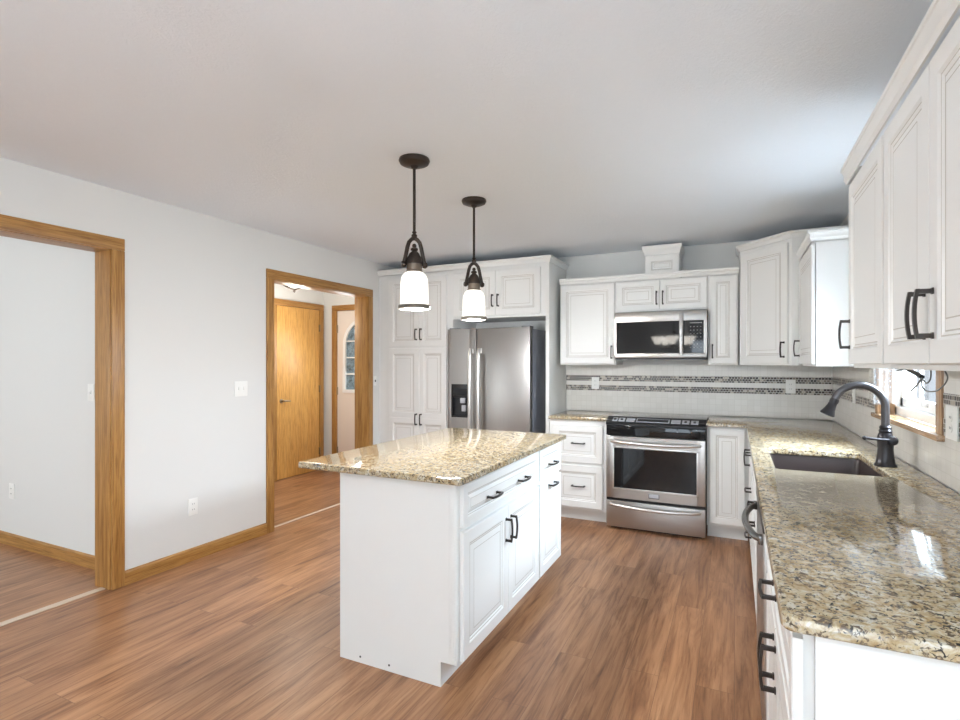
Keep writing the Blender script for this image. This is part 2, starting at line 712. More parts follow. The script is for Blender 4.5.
w.box(XR, XR+WT, WY0, WY1, WZ1, ZC)
struct('wall_right', w, WALLM)
PX0, PX1, PZ1 = -0.95, 0.65, 2.15
w = MB()
w.box(XL-WT, PX0, YF-0.15, YF, 0, ZC).box(PX1, XR+WT, YF-0.15, YF, 0, ZC).box(PX0, PX1, YF-0.15, YF, PZ1, ZC)
struct('wall_front', w, WALLM)
struct('wall_dining_back', MB().box(XD, XL-WT, 2.08, 2.20, 0, ZC), WALLM)
struct('wall_dining_left', MB().box(XD-0.1, XD, YD0-0.1, 2.2, 0, ZC), WALLM)
struct('wall_dining_front', MB().box(XD, XL-WT, YD0-0.1, YD0, 0, ZC), WALLM)
struct('wall_hall_left', MB().box(XH-0.1, XH, 2.2, YE+0.1, 0, ZC), WALLM)
struct('wall_hall_back', MB().box(XH, -4.65, YE, YE+0.1, 0, ZC).box(-3.69, XL-WT, YE, YE+0.1, 0, ZC)
       .box(-4.65, -3.69, YE, YE+0.1, 2.06, ZC), WALLM)


# oak casings: both faces of the wall, plus the jamb lining
def casing_open(name, ya, yb, zt, xw0, xw1, width=0.075, th=0.016):
    """cased opening through a wall running along y, faces at xw0 < xw1"""
    up, acr = MB(), MB()
    jt = 0.019
    up.box(xw0-0.002, xw1+0.002, ya, ya+jt, 0, zt, 0.001)
    up.box(xw0-0.002, xw1+0.002, yb-jt, yb, 0, zt, 0.001)
    for x0, x1 in ((xw1, xw1+th), (xw0-th, xw0)):
        up.box(x0, x1, ya+jt*0.7-width, ya+jt*0.7, 0, zt-jt*0.7, 0.004)
        up.box(x0, x1, yb-jt*0.7, yb-jt*0.7+width, 0, zt-jt*0.7, 0.004)
        acr.box(x0, x1, ya+jt*0.7-width, yb-jt*0.7+width, zt-jt*0.7, zt-jt*0.7+width, 0.004)
    acr.box(xw0-0.002, xw1+0.002, ya, yb, zt-jt, zt, 0.001)
    o = bpy.data.objects.new(name, None)
    COL.objects.link(o)
    o.location = (xw1, (ya+yb)/2, 0)
    o['kind'] = 'structure'
    for mb, m, n in ((up, OAKZ, 'side_casing'), (acr, OAKY, 'head_casing')):
        mb.v = [(a-xw1, b-(ya+yb)/2, c) for a, b, c in mb.v]
        mb.build(n, m, o)
    return o


casing_open('trim_1', O1a, O1b, OH, XL-WT, XL)
casing_open('trim_2', O2a, O2b, OH, XL-WT, XL)
BBH, BBT = 0.088, 0.014


def bb(name, axis, a, b, face, sgn, m):
    prof = [(0, 0), (BBT, 0), (BBT, BBH-0.012), (BBT*0.55, BBH-0.003), (0.004, BBH), (0, BBH)]
    mb = MB()
    if axis == 1:
        mb.prism([(face+sgn*p, z) for p, z in prof], 1, a, b)
    else:
        mb.prism([(face+sgn*p, z) for p, z in prof], 0, a, b)
    return struct(name, mb, m)


bb('baseboard_left', 1, O1b+0.0617, O2a-0.0617, XL, 1, OAKY)
bb('baseboard_left_far', 1, O2b+0.0617, 4.617, XL, 1, OAKY)
bb('baseboard_left_near', 1, YF, O1a-0.0617, XL, 1, OAKY)
bb('baseboard_dining', 0, XD, XL-WT, 2.08, -1, OAKX)
bb('baseboard_hall', 1, 2.2, 4.48, XH, 1, OAKY)
struct('trim_3', MB().box(XL-0.085, XL-0.04, O1a+0.02, O1b-0.02, 0.0, 0.006, 0.003), THRESH)
struct('trim_4', MB().box(XL-0.083, XL-0.055, O2a+0.02, O2b-0.02, 0.0, 0.005, 0.0025), THRESH)


# hall: closed oak slab door in the left hall wall
def rooted(name, loc):
    o = bpy.data.objects.new(name, None)
    COL.objects.link(o)
    o.location = loc
    o['kind'] = 'structure'
    return o


DY0, DY1, DZ = 4.555, 5.262, 2.06
d1 = rooted('door_1', (XH, (DY0+DY1)/2, 0))
yc = (DY0+DY1)/2
DOORWOOD = oak('oak_veneer', 2)
nt = DOORWOOD.node_tree
for n in nt.nodes:
    if n.type == 'VALTORGB' and len(n.color_ramp.elements) == 3:
        for e, c in zip(n.color_ramp.elements, (srgb(206, 152, 76), srgb(214, 162, 88), srgb(222, 174, 102))):
            e.color = c
MB().box(0.002, 0.030, DY0-yc, DY1-yc, 0.008, DZ, 0.002).build('slab', DOORWOOD, d1)
cs = MB()
for y0, y1 in ((DY0-0.07, DY0-0.004), (DY1+0.004, DY1+0.07)):
    cs.box(0.0, 0.042, y0-yc, y1-yc, 0, DZ+0.004, 0.004)
tag(MB().box(0.0, 0.042, DY0-0.07-yc, DY1+0.07-yc, DZ+0.004, DZ+0.075, 0.004).build('head_casing', OAKY, d1))
cs.build('door_casing', OAKZ, d1)
hd = MB()
hd.lathe([(0.026, 0), (0.026, 0.006), (0.012, 0.010), (0.011, 0.045)], (0.03, DY0+0.07-yc, 0.93), 20, M=Matrix.Rotation(PI/2, 3, 'Y'))
hd.tube([(0.072, DY0+0.07-yc, 0.93), (0.075, DY0+0.10-yc, 0.932), (0.074, DY0+0.17-yc, 0.926)], [0.011, 0.010, 0.008], 10)
ho = hd.build('handle', BRASS, d1)
ho['label'] = 'nickel lever handle'
for z in (0.25, 1.05, 1.83):
    h_ = MB().box(0.03, 0.047, DY1-0.012-yc, DY1+0.006-yc, z-0.045, z+0.045, 0.003).build('hinge', HINGEM, d1)

# hall: cream entry door with arched patterned glass, hung in the far hall wall
EX0, EX1, EZ = -4.635, -3.70, 2.05
d2 = rooted('door_2', ((EX0+EX1)/2, YE, 0))
xc = (EX0+EX1)/2


def arch_loop(cx, hw, z0, zs, n=14):
    return [(cx-hw, z0), (cx+hw, z0)]+[(cx+hw*math.cos(PI*i/n), zs+hw*1.0*math.sin(PI*i/n)) for i in range(0, n+1)]


sl = MB()
GX, GW, GZ0, GZS = -0.02, 0.325, 1.03, 1.60
# slab built as frame around an arched hole: outer rectangle lofted to the arch
inner = arch_loop(GX, GW, GZ0, GZS, 14)


def to_rect(p):
    # radial projection from glass centre to the slab rectangle
    hx = (EX1-EX0)/2
    c0 = (GX, 1.35)
    dx, dz = p[0]-c0[0], p[1]-c0[1]
    t = min((hx/abs(dx)) if abs(dx) > 1e-6 else 1e9, ((EZ-c0[1])/dz) if dz > 1e-6 else (((0.01-c0[1])/dz) if dz < -1e-6 else 1e9))
    return (c0[0]+dx*t, c0[1]+dz*t)


def dense(lp, k=4):
    out = []
    for i in range(len(lp)):
        a, b = lp[i], lp[(i+1) % len(lp)]
        for j in range(k):
            out.append((a[0]+(b[0]-a[0])*j/k, a[1]+(b[1]-a[1])*j/k))
    return out


hx = (EX1-EX0)/2
inner_d = dense([p for i, p in enumerate(inner) if i != len(inner)-1], 6)
bm_front = []
outl = [(-hx, 0.01), (hx, 0.01), (hx, EZ), (-hx, EZ)]


def holed(outer, hole, y0, y1):
    mb = MB()
    for y in (y0, y1):
        bm = bmesh.new()
        es = []
        for lp in (outer, hole):
            vs = [bm.verts.new((p[0], y, p[1])) for p in lp]
            es += [bm.edges.new((vs[i-1], vs[i])) for i in range(len(vs))]
        bmesh.ops.triangle_fill(bm, use_beauty=True, use_dissolve=False, edges=es)
        bm.verts.index_update()
        mb.add([v.co[:] for v in bm.verts], [[v.index for v in f.verts] for f in bm.faces], 0)
        bm.free()
    for lp in (outer, hole):
        mb.rings([[(p[0], y0, p[1]) for p in lp], [(p[0], y1, p[1]) for p in lp]], 0, False, False)
    return mb


hole = inner[:-1]
holed(outl, hole, 0.012, 0.052).build('slab', CREAM, d2)
fr = MB()
o_l = arch_loop(GX, GW+0.03, GZ0-0.03, GZS, 14)[:-1]
i_l = arch_loop(GX, GW-0.012, GZ0+0.012, GZS, 14)[:-1]
fr.rings([[(p[0], 0.012, p[1]) for p in o_l], [(p[0], -0.002, p[1]) for p in o_l], [(p[0], -0.002, p[1]) for p in i_l], [(p[0], 0.03, p[1]) for p in i_l]], 0, False, False)
for zz in (1.24, 1.45, 1.66):
    fr.box(GX-GW+0.01, GX+GW-0.01, 0.004, 0.02, zz-0.008, zz+0.008)
fr.box(GX-0.008, GX+0.008, 0.004, 0.02, GZ0, GZS+GW-0.01)
fr.build('glass_frame', VINYL, d2)
MB().prism(arch_loop(GX, GW-0.004, GZ0+0.004, GZS, 14)[:-1], 1, 0.022, 0.028).build('pane', LEADED, d2)
cs = MB()
for x0, x1 in ((-hx-0.072, -hx-0.003), (hx+0.003, hx+0.072)):
    cs.box(x0, x1, -0.016, 0.03, 0, EZ+0.004, 0.004)
tag(MB().box(-hx-0.072, hx+0.072, -0.016, 0.03, EZ+0.004, EZ+0.075, 0.004).build('head_casing', OAKX, d2))
cs.build('door_casing', OAKZ, d2)
for z in (0.25, 1.02, 1.82):
    MB().box(-hx-0.006, -hx+0.012, -0.004, 0.012, z-0.05, z+0.05, 0.003).build('hinge', BRASS, d2)

# ground and planting outside
struct('floor_outdoor', MB().box(-16, 16, -14, 16, -0.45, -0.35), simple('pale_concrete', srgb(196, 200, 204), 0.9))


# ------------------------------------------------------------------ windows
def window_unit(name, y0, y1, z0, z1, xw, mid=True):
    """white double-hung window set in the right wall, frame and panes as parts"""
    o = rooted(name, (xw, (y0+y1)/2, z0))
    yc_, f = (y0+y1)/2, 0.045
    a, b = y0-yc_, y1-yc_
    H_ = z1-z0
    fm = MB()
    for s in ((a, a+f, 0, H_), (b-f, b, 0, H_), (a, b, 0, f), (a, b, H_-f, H_)):
        fm.box(0.06, 0.145, s[0], s[1], s[2], s[3], 0.004)
    fm.build('window_frame', VINYL, o)
    for k, (za, zb, dx) in enumerate(((f, H_/2+0.02, 0.075), (H_/2-0.02, H_-f, 0.108))):
        s_ = MB()
        st = 0.05
        A, B = a+f, b-f
        for q in ((A, A+st, za, zb), (B-st, B, za, zb), (A, B, za, za+st), (A, B, zb-st, zb)):
            s_.box(dx, dx+0.03, q[0], q[1], q[2], q[3], 0.004)
        for t in (1/3., 2/3.):
            yy = A+st+(B-A-2*st)*t
            s_.box(dx+0.008, dx+0.022, yy-0.009, yy+0.009, za+st, zb-st)
        zz = (za+zb)/2
        s_.box(dx+0.008, dx+0.022, A+st, B-st, zz-0.009, zz+0.009)
        so = s_.build('sash', VINYL, o)
        MB().box(dx+0.013, dx+0.017, A+st-0.004, B-st+0.004, za+st-0.004, zb-st+0.004).build('pane', PANE, so)
    return o


w1 = window_unit('window_1', WY0, WY1, WZ0+0.025, WZ1, XR)
# oak picture-frame casing, jambs and stool
cz = MB()
yc_ = (WY0+WY1)/2
z_off = WZ0+0.025
cw = 0.062
cz.box(-0.016, 0, WY0-cw-yc_, WY0+0.004-yc_, 0, WZ1+0.06-z_off, 0.004)
cz.box(-0.016, 0, WY1-0.004-yc_, WY1+cw-yc_, 0, WZ1+0.06-z_off, 0.004)
cz.box(0, 0.06, WY0-yc_, WY0+0.012-yc_, 0, WZ1-z_off).box(0, 0.06, WY1-0.012-yc_, WY1-yc_, 0, WZ1-z_off)
cz.build('window_casing', WOAKZ, w1)
MB().box(-0.016, 0, WY0-cw-yc_, WY1+cw-yc_, WZ1-0.004-z_off, WZ1+cw-z_off, 0.004).build('head_casing', WOAKY, w1)
MB().box(-0.034, 0.062, WY0-cw-0.012-yc_, WY1+cw+0.008-yc_, -0.024, 0.0, 0.004).build('window_sill', WOAKY, w1)
window_unit('added_side_window', SY0, SY1, SZ0, SZ1, XR)  # unseen side window, added to give the room a light source
w3 = rooted('added_patio_door', ((PX0+PX1)/2, YF, 0))  # unseen patio door, made up so light can come from behind
xc3 = (PX0+PX1)/2
for a, b in ((PX0, xc3+0.03), (xc3-0.03, PX1)):
    s_ = MB()
    a, b = a-xc3, b-xc3
    dy = -0.06 if a < -0.1 else -0.10
    for q in ((a, a+0.07, 0.0, PZ1), (b-0.07, b, 0.0, PZ1), (a, b, 0.0, 0.09), (a, b, PZ1-0.07, PZ1)):
        s_.box(q[0], q[1], dy-0.035, dy, q[2], q[3], 0.004)
    so = s_.build('sash', VINYL, w3)
    MB().box(a+0.06, b-0.06, dy-0.02, dy-0.015, 0.08, PZ1-0.06).build('pane', PANE, so)

# ------------------------------------------------------------------ tiled backsplashes
TB = 0.008
b1 = thing('backsplash', 'white tiled backsplash with two dark mosaic bands behind the range', 'backsplash', (XL+1.925, YB, 0.915))
x0b = -1.515-(XL+1.925)
x1b = XR-TB-(XL+1.925)
MB().box(x0b, x1b, -TB, -0.0006, 0.0, 0.445).build('tile_field', TILEX, b1)
b2 = thing('backsplash', 'white tiled backsplash with mosaic bands on the window wall behind the faucet', 'backsplash', (XR, 3.1, 0.915))
t2 = MB()
for y0, y1, z0, z1 in ((WY1+cw+0.001, YB-TB, 0, 0.441), (1.12, WY0-cw-0.001, 0, 0.441), (WY0-cw-0.001, WY1+cw+0.001, 0, WZ0-0.001-0.915)):
    t2.box(-TB, -0.0006, y0-3.1, y1-3.1, z0, z1)
t2.build('tile_field', TILEY, b2)
for z0, z1 in ((1.207, 1.262), (1.115, 1.165)):
    o = MB().box(x0b, x1b-0.003, -TB-0.002, -TB, z0-0.915, z1-0.915).build('mosaic_band', MOSX, b1)
    o['label'] = 'band of small brown and grey mosaic tiles'
    for ya, yb in ((WY1+cw+0.001, YB-TB-0.003), (1.12, WY0-cw-0.001)):
        o = MB().box(-TB-0.002, -TB, ya-3.1, yb-3.1, z0-0.915, z1-0.915).build('mosaic_band', MOSY, b2)
        o['label'] = 'band of small brown and grey mosaic tiles'


# ================================================================== CABINETS
def carcass(root, w, d, z0, z1, toe=True, mat=WHITE, toe_d=0.075, toe_h=0.105, left=0.0, right=0.0):
    mb = MB()
    if toe:
        mb.box(0, w, 0, d, z0+toe_h, z1, 0.0015)
        mb.build('carcass', mat, root)
        MB().box(0.002, w-0.002, toe_d, d-0.01, z0, z0+toe_h-0.0005).build('toe_kick', mat, root)
    else:
        mb.box(0, w, 0, d, z0, z1, 0.0015)
        mb.build('carcass', mat, root)


CT = 0.884     # top of base cabinets
G_BASE, G_WALL = 'base cabinets', 'wall cabinets'
ROT_R = -PI/2   # right run: front faces -x, local x runs towards the camera (-y)
ROT_I = PI/2    # island: front faces +x

# --- tall pantry
YT = 4.62
pw = 0.895
px0 = -3.412
r = thing('pantry_cabinet', 'tall white four door pantry cabinet between the left wall and the refrigerator', 'cabinet', (px0, YT, 0))
carcass(r, pw, YB-YT-0.002, 0, 2.30)
s0, s1, sm = -3.280-px0, -2.582-px0, -2.902-px0
front(r, 'door', s0, sm, 1.548, 2.262, [(sm-0.028, 1.672, True)])
front(r, 'door', sm, s1, 1.548, 2.262, [(sm+0.028, 1.672, True)])
front(r, 'door', s0, sm, 0.12, 1.533, [(sm-0.028, 0.805, True)], split=0.815)
front(r, 'door', sm, s1, 0.12, 1.533, [(sm+0.028, 0.805, True)], split=0.815)
# --- cabinet over the refrigerator
fx0, fx1 = px0+pw, -1.552
r = thing('wall_cabinet', 'white two door cabinet above the refrigerator', 'cabinet', (fx0, YT, 1.812))
carcass(r, fx1-fx0, YB-YT-0.002, 0, 0.50, False)
front(r, 'door', -2.498-fx0, -2.047-fx0, 0.02, 0.45, [(-2.076-fx0, 0.162, True)])
front(r, 'door', -2.047-fx0, -1.600-fx0, 0.02, 0.45, [(-2.018-fx0, 0.162, True)])
# --- side panel
r = MB().box(0, 0.034, -0.012, YB-YT-0.002, 0, 2.30, 0.002).build('end_panel', WHITE, None, 30, (fx1+0.0005, YT, 0))
tag(r, 'tall white end panel standing right of the refrigerator', 'panel')


# --- crown mouldings
def crown(name, label, pts, z0, zt, proj=0.035, closed_back=None, cat='moulding'):
    """profile swept along a plan polyline of outer corner points (front line), the room lies to the right of travel"""
    prof = [(0.0, z0), (0.006, z0), (0.008, z0+0.012), (0.012, z0+0.018), (proj*0.55, z0+(zt-z0)*0.55), (proj-0.004, zt-0.016), (proj, zt-0.013), (proj, zt), (0.0, zt)]
    n = len(pts)
    rs = []
    for i, p in enumerate(pts):
        p = Vector(p)
        e1 = (p-Vector(pts[i-1])).normalized() if i > 0 else None
        e2 = (Vector(pts[i+1])-p).normalized() if i < n-1 else None
        if e1 is None: e1 = e2
        if e2 is None: e2 = e1
        n1, n2 = Vector((e1.y, -e1.x)), Vector((e2.y, -e2.x))
        b = n1+n2
        b = b/b.dot(n1)
        rs.append([(p.x+b.x*a, p.y+b.y*a, z) for a, z in prof])
    mb = MB().rings(rs)
    o = mb.build(name, WHITE, None, 30)
    return tag(o, label, cat)


crown('crown_moulding', 'white crown moulding along the top of the pantry and refrigerator cabinets',
      [(XL+0.002, YT-0.0135), (fx1+0.036, YT-0.0135), (fx1+0.036, YB-0.002)], 2.301, 2.356, 0.026)

# --- drawer base left of the range
RX0, RX1 = -0.968, -0.203       # range
lx0 = -1.488
r = thing('base_cabinet', 'white base cabinet with two deep drawers left of the range', 'cabinet', (lx0, 4.53, 0))
carcass(r, RX0-0.006-lx0, 0.60, 0, CT)
lw = RX0-0.006-lx0
front(r, 'drawer', 0.03, lw-0.035, 0.512, 0.842, [(lw*0.52, 0.685, False)])
front(r, 'drawer', 0.03, lw-0.035, 0.125, 0.492, [(lw*0.52, 0.315, False)])
st = slab([(lx0+0.001, 4.492), (RX0-0.003, 4.492), (RX0-0.003, YB-TB-0.001), (lx0+0.001, YB-TB-0.001)], [], CT+0.001, 0.914)
tag(st.build('countertop', GRAN), 'small speckled granite countertop left of the range', 'countertop')

# --- single door base right of the range
bx0, bx1 = RX1+0.006, 0.095
r = thing('base_cabinet', 'narrow white single door base cabinet right of the range', 'cabinet', (bx0, 4.53, 0))
carcass(r, bx1-bx0, 0.60, 0, CT)
front(r, 'door', 0.016, 0.270, 0.125, 0.866, [], rail=0.045)
# --- right run, far corner to near end
FX = 0.115            # carcass front
def right_base(name, label, y1, y0, **kw):
    r = thing(name, label, 'cabinet', (FX, y1, 0), ROT_R)
    carcass(r, y1-y0, XR-FX-0.01, 0, CT)
    return r, y1-y0


r, w_ = right_base('base_cabinet', 'white corner base cabinet where the back and window counters meet', 4.525, 4.03)
front(r, 'door', 0.035, w_-0.03, 0.125, 0.858, [(w_-0.07, 0.725, True)])
r, w_ = right_base('base_cabinet', 'white three drawer base cabinet near the back corner of the window counter', 4.028, 3.52)
front(r, 'drawer', 0.02, w_-0.02, 0.70, 0.858, [(w_/2, 0.80, False)], rail=0.035)
front(r, 'drawer', 0.02, w_-0.02, 0.425, 0.68, [(w_/2, 0.57, False)], rail=0.045)
front(r, 'drawer', 0.02, w_-0.02, 0.125, 0.405, [(w_/2, 0.285, False)], rail=0.045)
r, w_ = right_base('sink_base_cabinet', 'white sink base cabinet below the brown sink', 3.518, 2.622)
# carcass is opened for the bowl
for ch in list(r.children):
    if ch.name.startswith('carcass'):
        bpy.data.objects.remove(ch)
dd = XR-FX-0.01
cb = MB().box(0, w_, 0, 0.019, 0.105, CT).box(0, 0.018, 0.019, dd, 0.105, CT).box(w_-0.010, w_, 0.019, dd, 0.105, CT).box(0.018, w_-0.010, 0.019, dd, 0.105, 0.125).box(0.018, w_-0.010, dd-0.01, dd, 0.125, CT)
cb.build('carcass', WHITE, r)
front(r, 'false_front', 0.02, w_-0.02, 0.71, 0.858, [], rail=0.035)
front(r, 'door', 0.02, w_/2, 0.125, 0.69, [(w_/2-0.03, 0.60, True)])
front(r, 'door', w_/2, w_-0.02, 0.125, 0.69, [(w_/2+0.03, 0.60, True)])
# dishwasher
dw1, dw0 = 2.618, 2.005
r = thing('dishwasher', 'stainless dishwasher with bowed bar handle below the window counter', 'dishwasher', (FX, dw1, 0), ROT_R)
W_ = dw1-dw0
MB().box(0.003, W_-0.003, 0.0, 0.56, 0.10, CT-0.002).build('tub', BLACKP, r)
MB().box(0.006, W_-0.006, -0.028, 0.0, 0.115, 0.80, 0.004).build('door', STEELY, r)
MB().box(0.006, W_-0.006, -0.030, 0.0, 0.803, CT-0.004, 0.004).build('control_panel', BLACKP, r)
MB().box(0.004, W_-0.004, 0.05, 0.06, 0.0, 0.10).build('toe_kick', BLACKP, r)
hp = []
for i in range(17):
    u = i/16
    xx = 0.06+(W_-0.12)*u
    yy = -0.028-0.050*math.sin(PI*u)**0.55
    hp.append((xx, yy, 0.768))
h_ = MB().tube(hp, 0.0125, 10)
for u in (0.06, W_-0.06):
    h_.box(u-0.016, u+0.016, -0.042, -0.026, 0.752, 0.784, 0.004)
tag(h_.build('handle', simple('dark_steel', srgb(120, 118, 116), 0.22, 0.95), r), 'bowed dark steel bar handle')
# near base
r, w_ = right_base('base_cabinet', 'white drawer and two door base cabinet at the near end of the window counter', 2.003, 1.157)
front(r, 'drawer', 0.012, w_+0.016, 0.70, 0.866, [(w_*0.5, 0.782, False)], rail=0.035)
front(r, 'door', 0.012, w_/2, 0.122, 0.686, [(w_/2-0.035, 0.592, True)])
front(r, 'door', w_/2, w_+0.016, 0.122, 0.686, [(w_/2+0.035, 0.592, True)])
e_ = MB().box(FX+0.018, XR-0.001, 1.136, 1.1555, 0, CT, 0.001).build('end_panel', WHITE)
tag(e_, 'plain white end panel closing the near end of the window counter', 'panel')

# --- main granite top: back corner + window run, sink cut-out
NX = 0.078
out_ = [(RX1+0.003, 4.492), (NX-0.004, 4.492)]
out_ += [(NX, 4.488), (NX, 1.14)]
out_ += arc(NX+0.025, 1.115+0.025, 0.025, PI, 1.5*PI, 6)[1:]
out_ += [(XR-TB-0.001, 1.115), (XR-TB-0.001, YB-TB-0.001), (RX1+0.003, YB-TB-0.001)]
SX0, SX1, SKY0, SKY1 = 0.165, 0.575, 2.66, 3.285
rr = 0.02
hole = arc(SX0+rr, SKY0+rr, rr, PI, 1.5*PI, 4)+arc(SX1-rr, SKY0+rr, rr, 1.5*PI, 2*PI, 4)+arc(SX1-rr, SKY1-rr, rr, 0, PI/2, 4)+arc(SX0+rr, SKY1-rr, rr, PI/2, PI, 4)
st = slab(out_, [hole], CT+0.001, 0.914)
tag(st.build('countertop', GRAN), 'long L shaped speckled granite countertop with the sink below the window', 'countertop')

# --- sink
r = thing('kitchen_sink', 'dark brown undermount sink set into the granite below the window', 'sink', (0.37, 2.9725, 0.70))
bw, bl = (SX1-SX0)/2+0.006, (SKY1-SKY0)/2+0.006
sk = MB()
def rrect(hx_, hy_, z, rad=0.035, n=4):
    return [(p[0], p[1], z) for p in arc(-hx_+rad, -hy_+rad, rad, PI, 1.5*PI, n)+arc(hx_-rad, -hy_+rad, rad, 1.5*PI, 2*PI, n)+arc(hx_-rad, hy_-rad, rad, 0, PI/2, n)+arc(-hx_+rad, hy_-rad, rad, PI/2, PI, n)]
t_ = CT-0.70
sk.rings([rrect(bw+0.014, bl+0.014, t_), rrect(bw, bl, t_), rrect(bw-0.004, bl-0.004, t_-0.02), rrect(bw-0.012, bl-0.012, 0.02), rrect(bw-0.03, bl-0.03, 0.008),
          ], 0, False, True)
sk.rings([rrect(bw+0.014, bl+0.014, t_), rrect(bw+0.014, bl+0.014, t_-0.008), rrect(bw+0.006, bl+0.006, t_-0.012), rrect(bw, bl, 0.0)], 0, False, True)
sk.build('bowl', SINKM, r)
MB().lathe([(0.045, 0.0), (0.045, 0.003), (0.036, 0.004), (0.03, 0.001), (0.0, 0.001)], (0, 0, 0.0082), 24).build('drain', CHROME, r)

# --- faucet
r = thing('faucet', 'dark bronze gooseneck faucet with lever standing behind the brown sink', 'faucet', (0.612, 2.94, 0.914))
MB().lathe([(0.043, 0), (0.043, 0.006), (0.037, 0.014), (0.033, 0.04), (0.030, 0.075), (0.031, 0.10), (0.033, 0.115), (0.030, 0.135), (0.024, 0.15), (0.026, 0.158), (0.022, 0.166), (0.024, 0.174), (0.019, 0.182), (0.0, 0.182)], seg=28).build('body', FAUCETM, r)
pts = [(0, 0, 0.17), (0, 0, 0.20), (0, 0, 0.235), (0, 0, 0.262)]
R_ = 0.098
for i in range(1, 25):
    a = math.radians(158)*i/24
    pts.append((-R_+R_*math.cos(a), 0, 0.262+R_*math.sin(a)*1.02))
a_end = pts[-1]
pts += [(a_end[0]-0.006, 0, a_end[2]-0.016)]
tag(MB().tube(pts, 0.0165, 16).build('spout', simple('burnished_bronze', srgb(92, 90, 92), 0.3, 0.8), r), 'burnished gooseneck spout')
Mx = Matrix.Rotation(math.radians(24), 3, 'Y')
MB().lathe([(0.0175, 0.012), (0.019, 0.004), (0.019, -0.004), (0.0175, -0.010), (0.019, -0.024), (0.023, -0.042), (0.031, -0.064), (0.031, -0.069), (0.024, -0.072), (0.0, -0.072)],
           (a_end[0]-0.005, 0, a_end[2]-0.014), 24, M=Mx).build('spray_head', FAUCETM, r)
lv = MB()
lv.lathe([(0.0, -0.022), (0.014, -0.02), (0.021, -0.01), (0.021, 0.008), (0.016, 0.02), (0.0, 0.022)], (0.020, -0.028, 0.118), 18, M=Matrix.Rotation(PI/2, 3, 'X'))
lv.tube([(0.012, -0.042, 0.120), (-0.03, -0.052, 0.122), (-0.085, -0.058, 0.128)], [0.007, 0.006, 0.0055], 10)
lv.lathe([(0.0, -0.010), (0.0075, -0.006), (0.0095, 0.0), (0.0075, 0.006), (0.0, 0.010)], (-0.088, -0.0585, 0.128), 12)
lv.build('lever', FAUCETM, r)

# ------------------------------------------------------------------ back wall cabinets
ZB, ZT = 1.362, 2.109
YU = 4.82
ux = [-1.478, -0.962, -0.200, 0.028]
r = thing('wall_cabinet', 'white single door wall cabinet left of the microwave', 'cabinet', (ux[0], YU, ZB))
carcass(r, ux[1]-ux[0]-0.001, YB-YU, 0, ZT-ZB, False)
front(r, 'door', 0.008, ux[1]-ux[0]-0.008, 0.012, 0.738, [(ux[1]-ux[0]-0.033, 0.115, True)], rail=0.05)
r = thing('wall_cabinet', 'short white two door wall cabinet directly above the microwave', 'cabinet', (ux[1], YU, 1.828))
mw_ = ux[2]-ux[1]
carcass(r, mw_-0.001, YB-YU, 0, ZT-1.828, False)
hc = mw_/2-0.002
front(r, 'door', 0.008, hc, 0.012, 0.272, [(hc-0.026, 0.115, True)], rail=0.045)
front(r, 'door', hc, mw_-0.008, 0.012, 0.272, [(hc+0.026, 0.115, True)], rail=0.045)
r = thing('wall_cabinet', 'narrow white single door wall cabinet right of the microwave', 'cabinet', (ux[2], YU, ZB))
nw = ux[3]-ux[2]
carcass(r, nw-0.001, YB-YU, 0, ZT-ZB, False)
front(r, 'door', 0.012, nw-0.012, 0.012, 0.738, [(0.034, 0.115, True)], rail=0.045)
crown('crown_moulding', 'white crown moulding above the microwave and its neighbouring wall cabinets', [(ux[0]+0.001, YU-0.0205), (ux[3]+0.004, YU-0.0205)], 2.110, 2.162, 0.020)
# vent chimney on top
r = thing('vent_chimney', 'small white flared box on the moulding above the microwave, reaching towards the ceiling', 'chimney', (-0.572, YU+0.03, 2.1100))
cw_ = 0.143
MB().box(-cw_, cw_, 0.0, 0.29, 0, 0.278, 0.002).build('box', WHITE, r)
MB().panel(-cw_+0.004, cw_-0.004, 0.03, 0.212, -0.01, 0.0098, 0.05).build('front_panel', [WHITE, GLAZE], r, 20)
fl = MB()
rs = []
for e_, z in ((0.001, 0.215), (0.003, 0.217), (0.004, 0.232), (0.015, 0.259), (0.022, 0.274), (0.022, 0.295), (-0.002, 0.295)):
    rs.append([(-cw_-e_, -0.010-e_, z), (cw_+e_, -0.010-e_, z), (cw_+e_, 0.29, z), (-cw_-e_, 0.29, z)])
fl.rings(rs).build('flared_crown', WHITE, r)

# --- diagonal corner cabinet
CZ = 2.285
cxa, cya, cxb, cyb = 0.045, 4.815, 0.375, 4.445
r = thing('corner_cabinet', 'tall white diagonal corner wall cabinet standing higher than its neighbours', 'cabinet', (cxa, cya, ZB))
loop = [(0, 0), (cxb-cxa, cyb-cya), (XR-TB-cxa, cyb-cya), (XR-TB-cxa, YB-TB-cya), (-0.008, YB-TB-cya), (-0.008, 0.0)]
MB().prism(loop, 2, 0, CZ-ZB).build('carcass', WHITE, r)
ang = math.atan2(cyb-cya, cxb-cxa)
L_ = math.hypot(cyb-cya, cxb-cxa)
dr = front(r, 'door', 0.022, L_-0.022, 0.012, CZ-ZB-0.025, [(L_-0.05, 0.115, True)])
dr.rotation_euler = (0, 0, ang)
crown('crown_moulding', 'raised white crown moulding on the diagonal corner cabinet',
      [(cxa-0.008, YB-0.002), (cxa-0.008, cya-0.003), (cxb-0.002, cyb-0.002), (XR-0.002, cyb-0.002)], CZ+0.001, 2.335, 0.03)
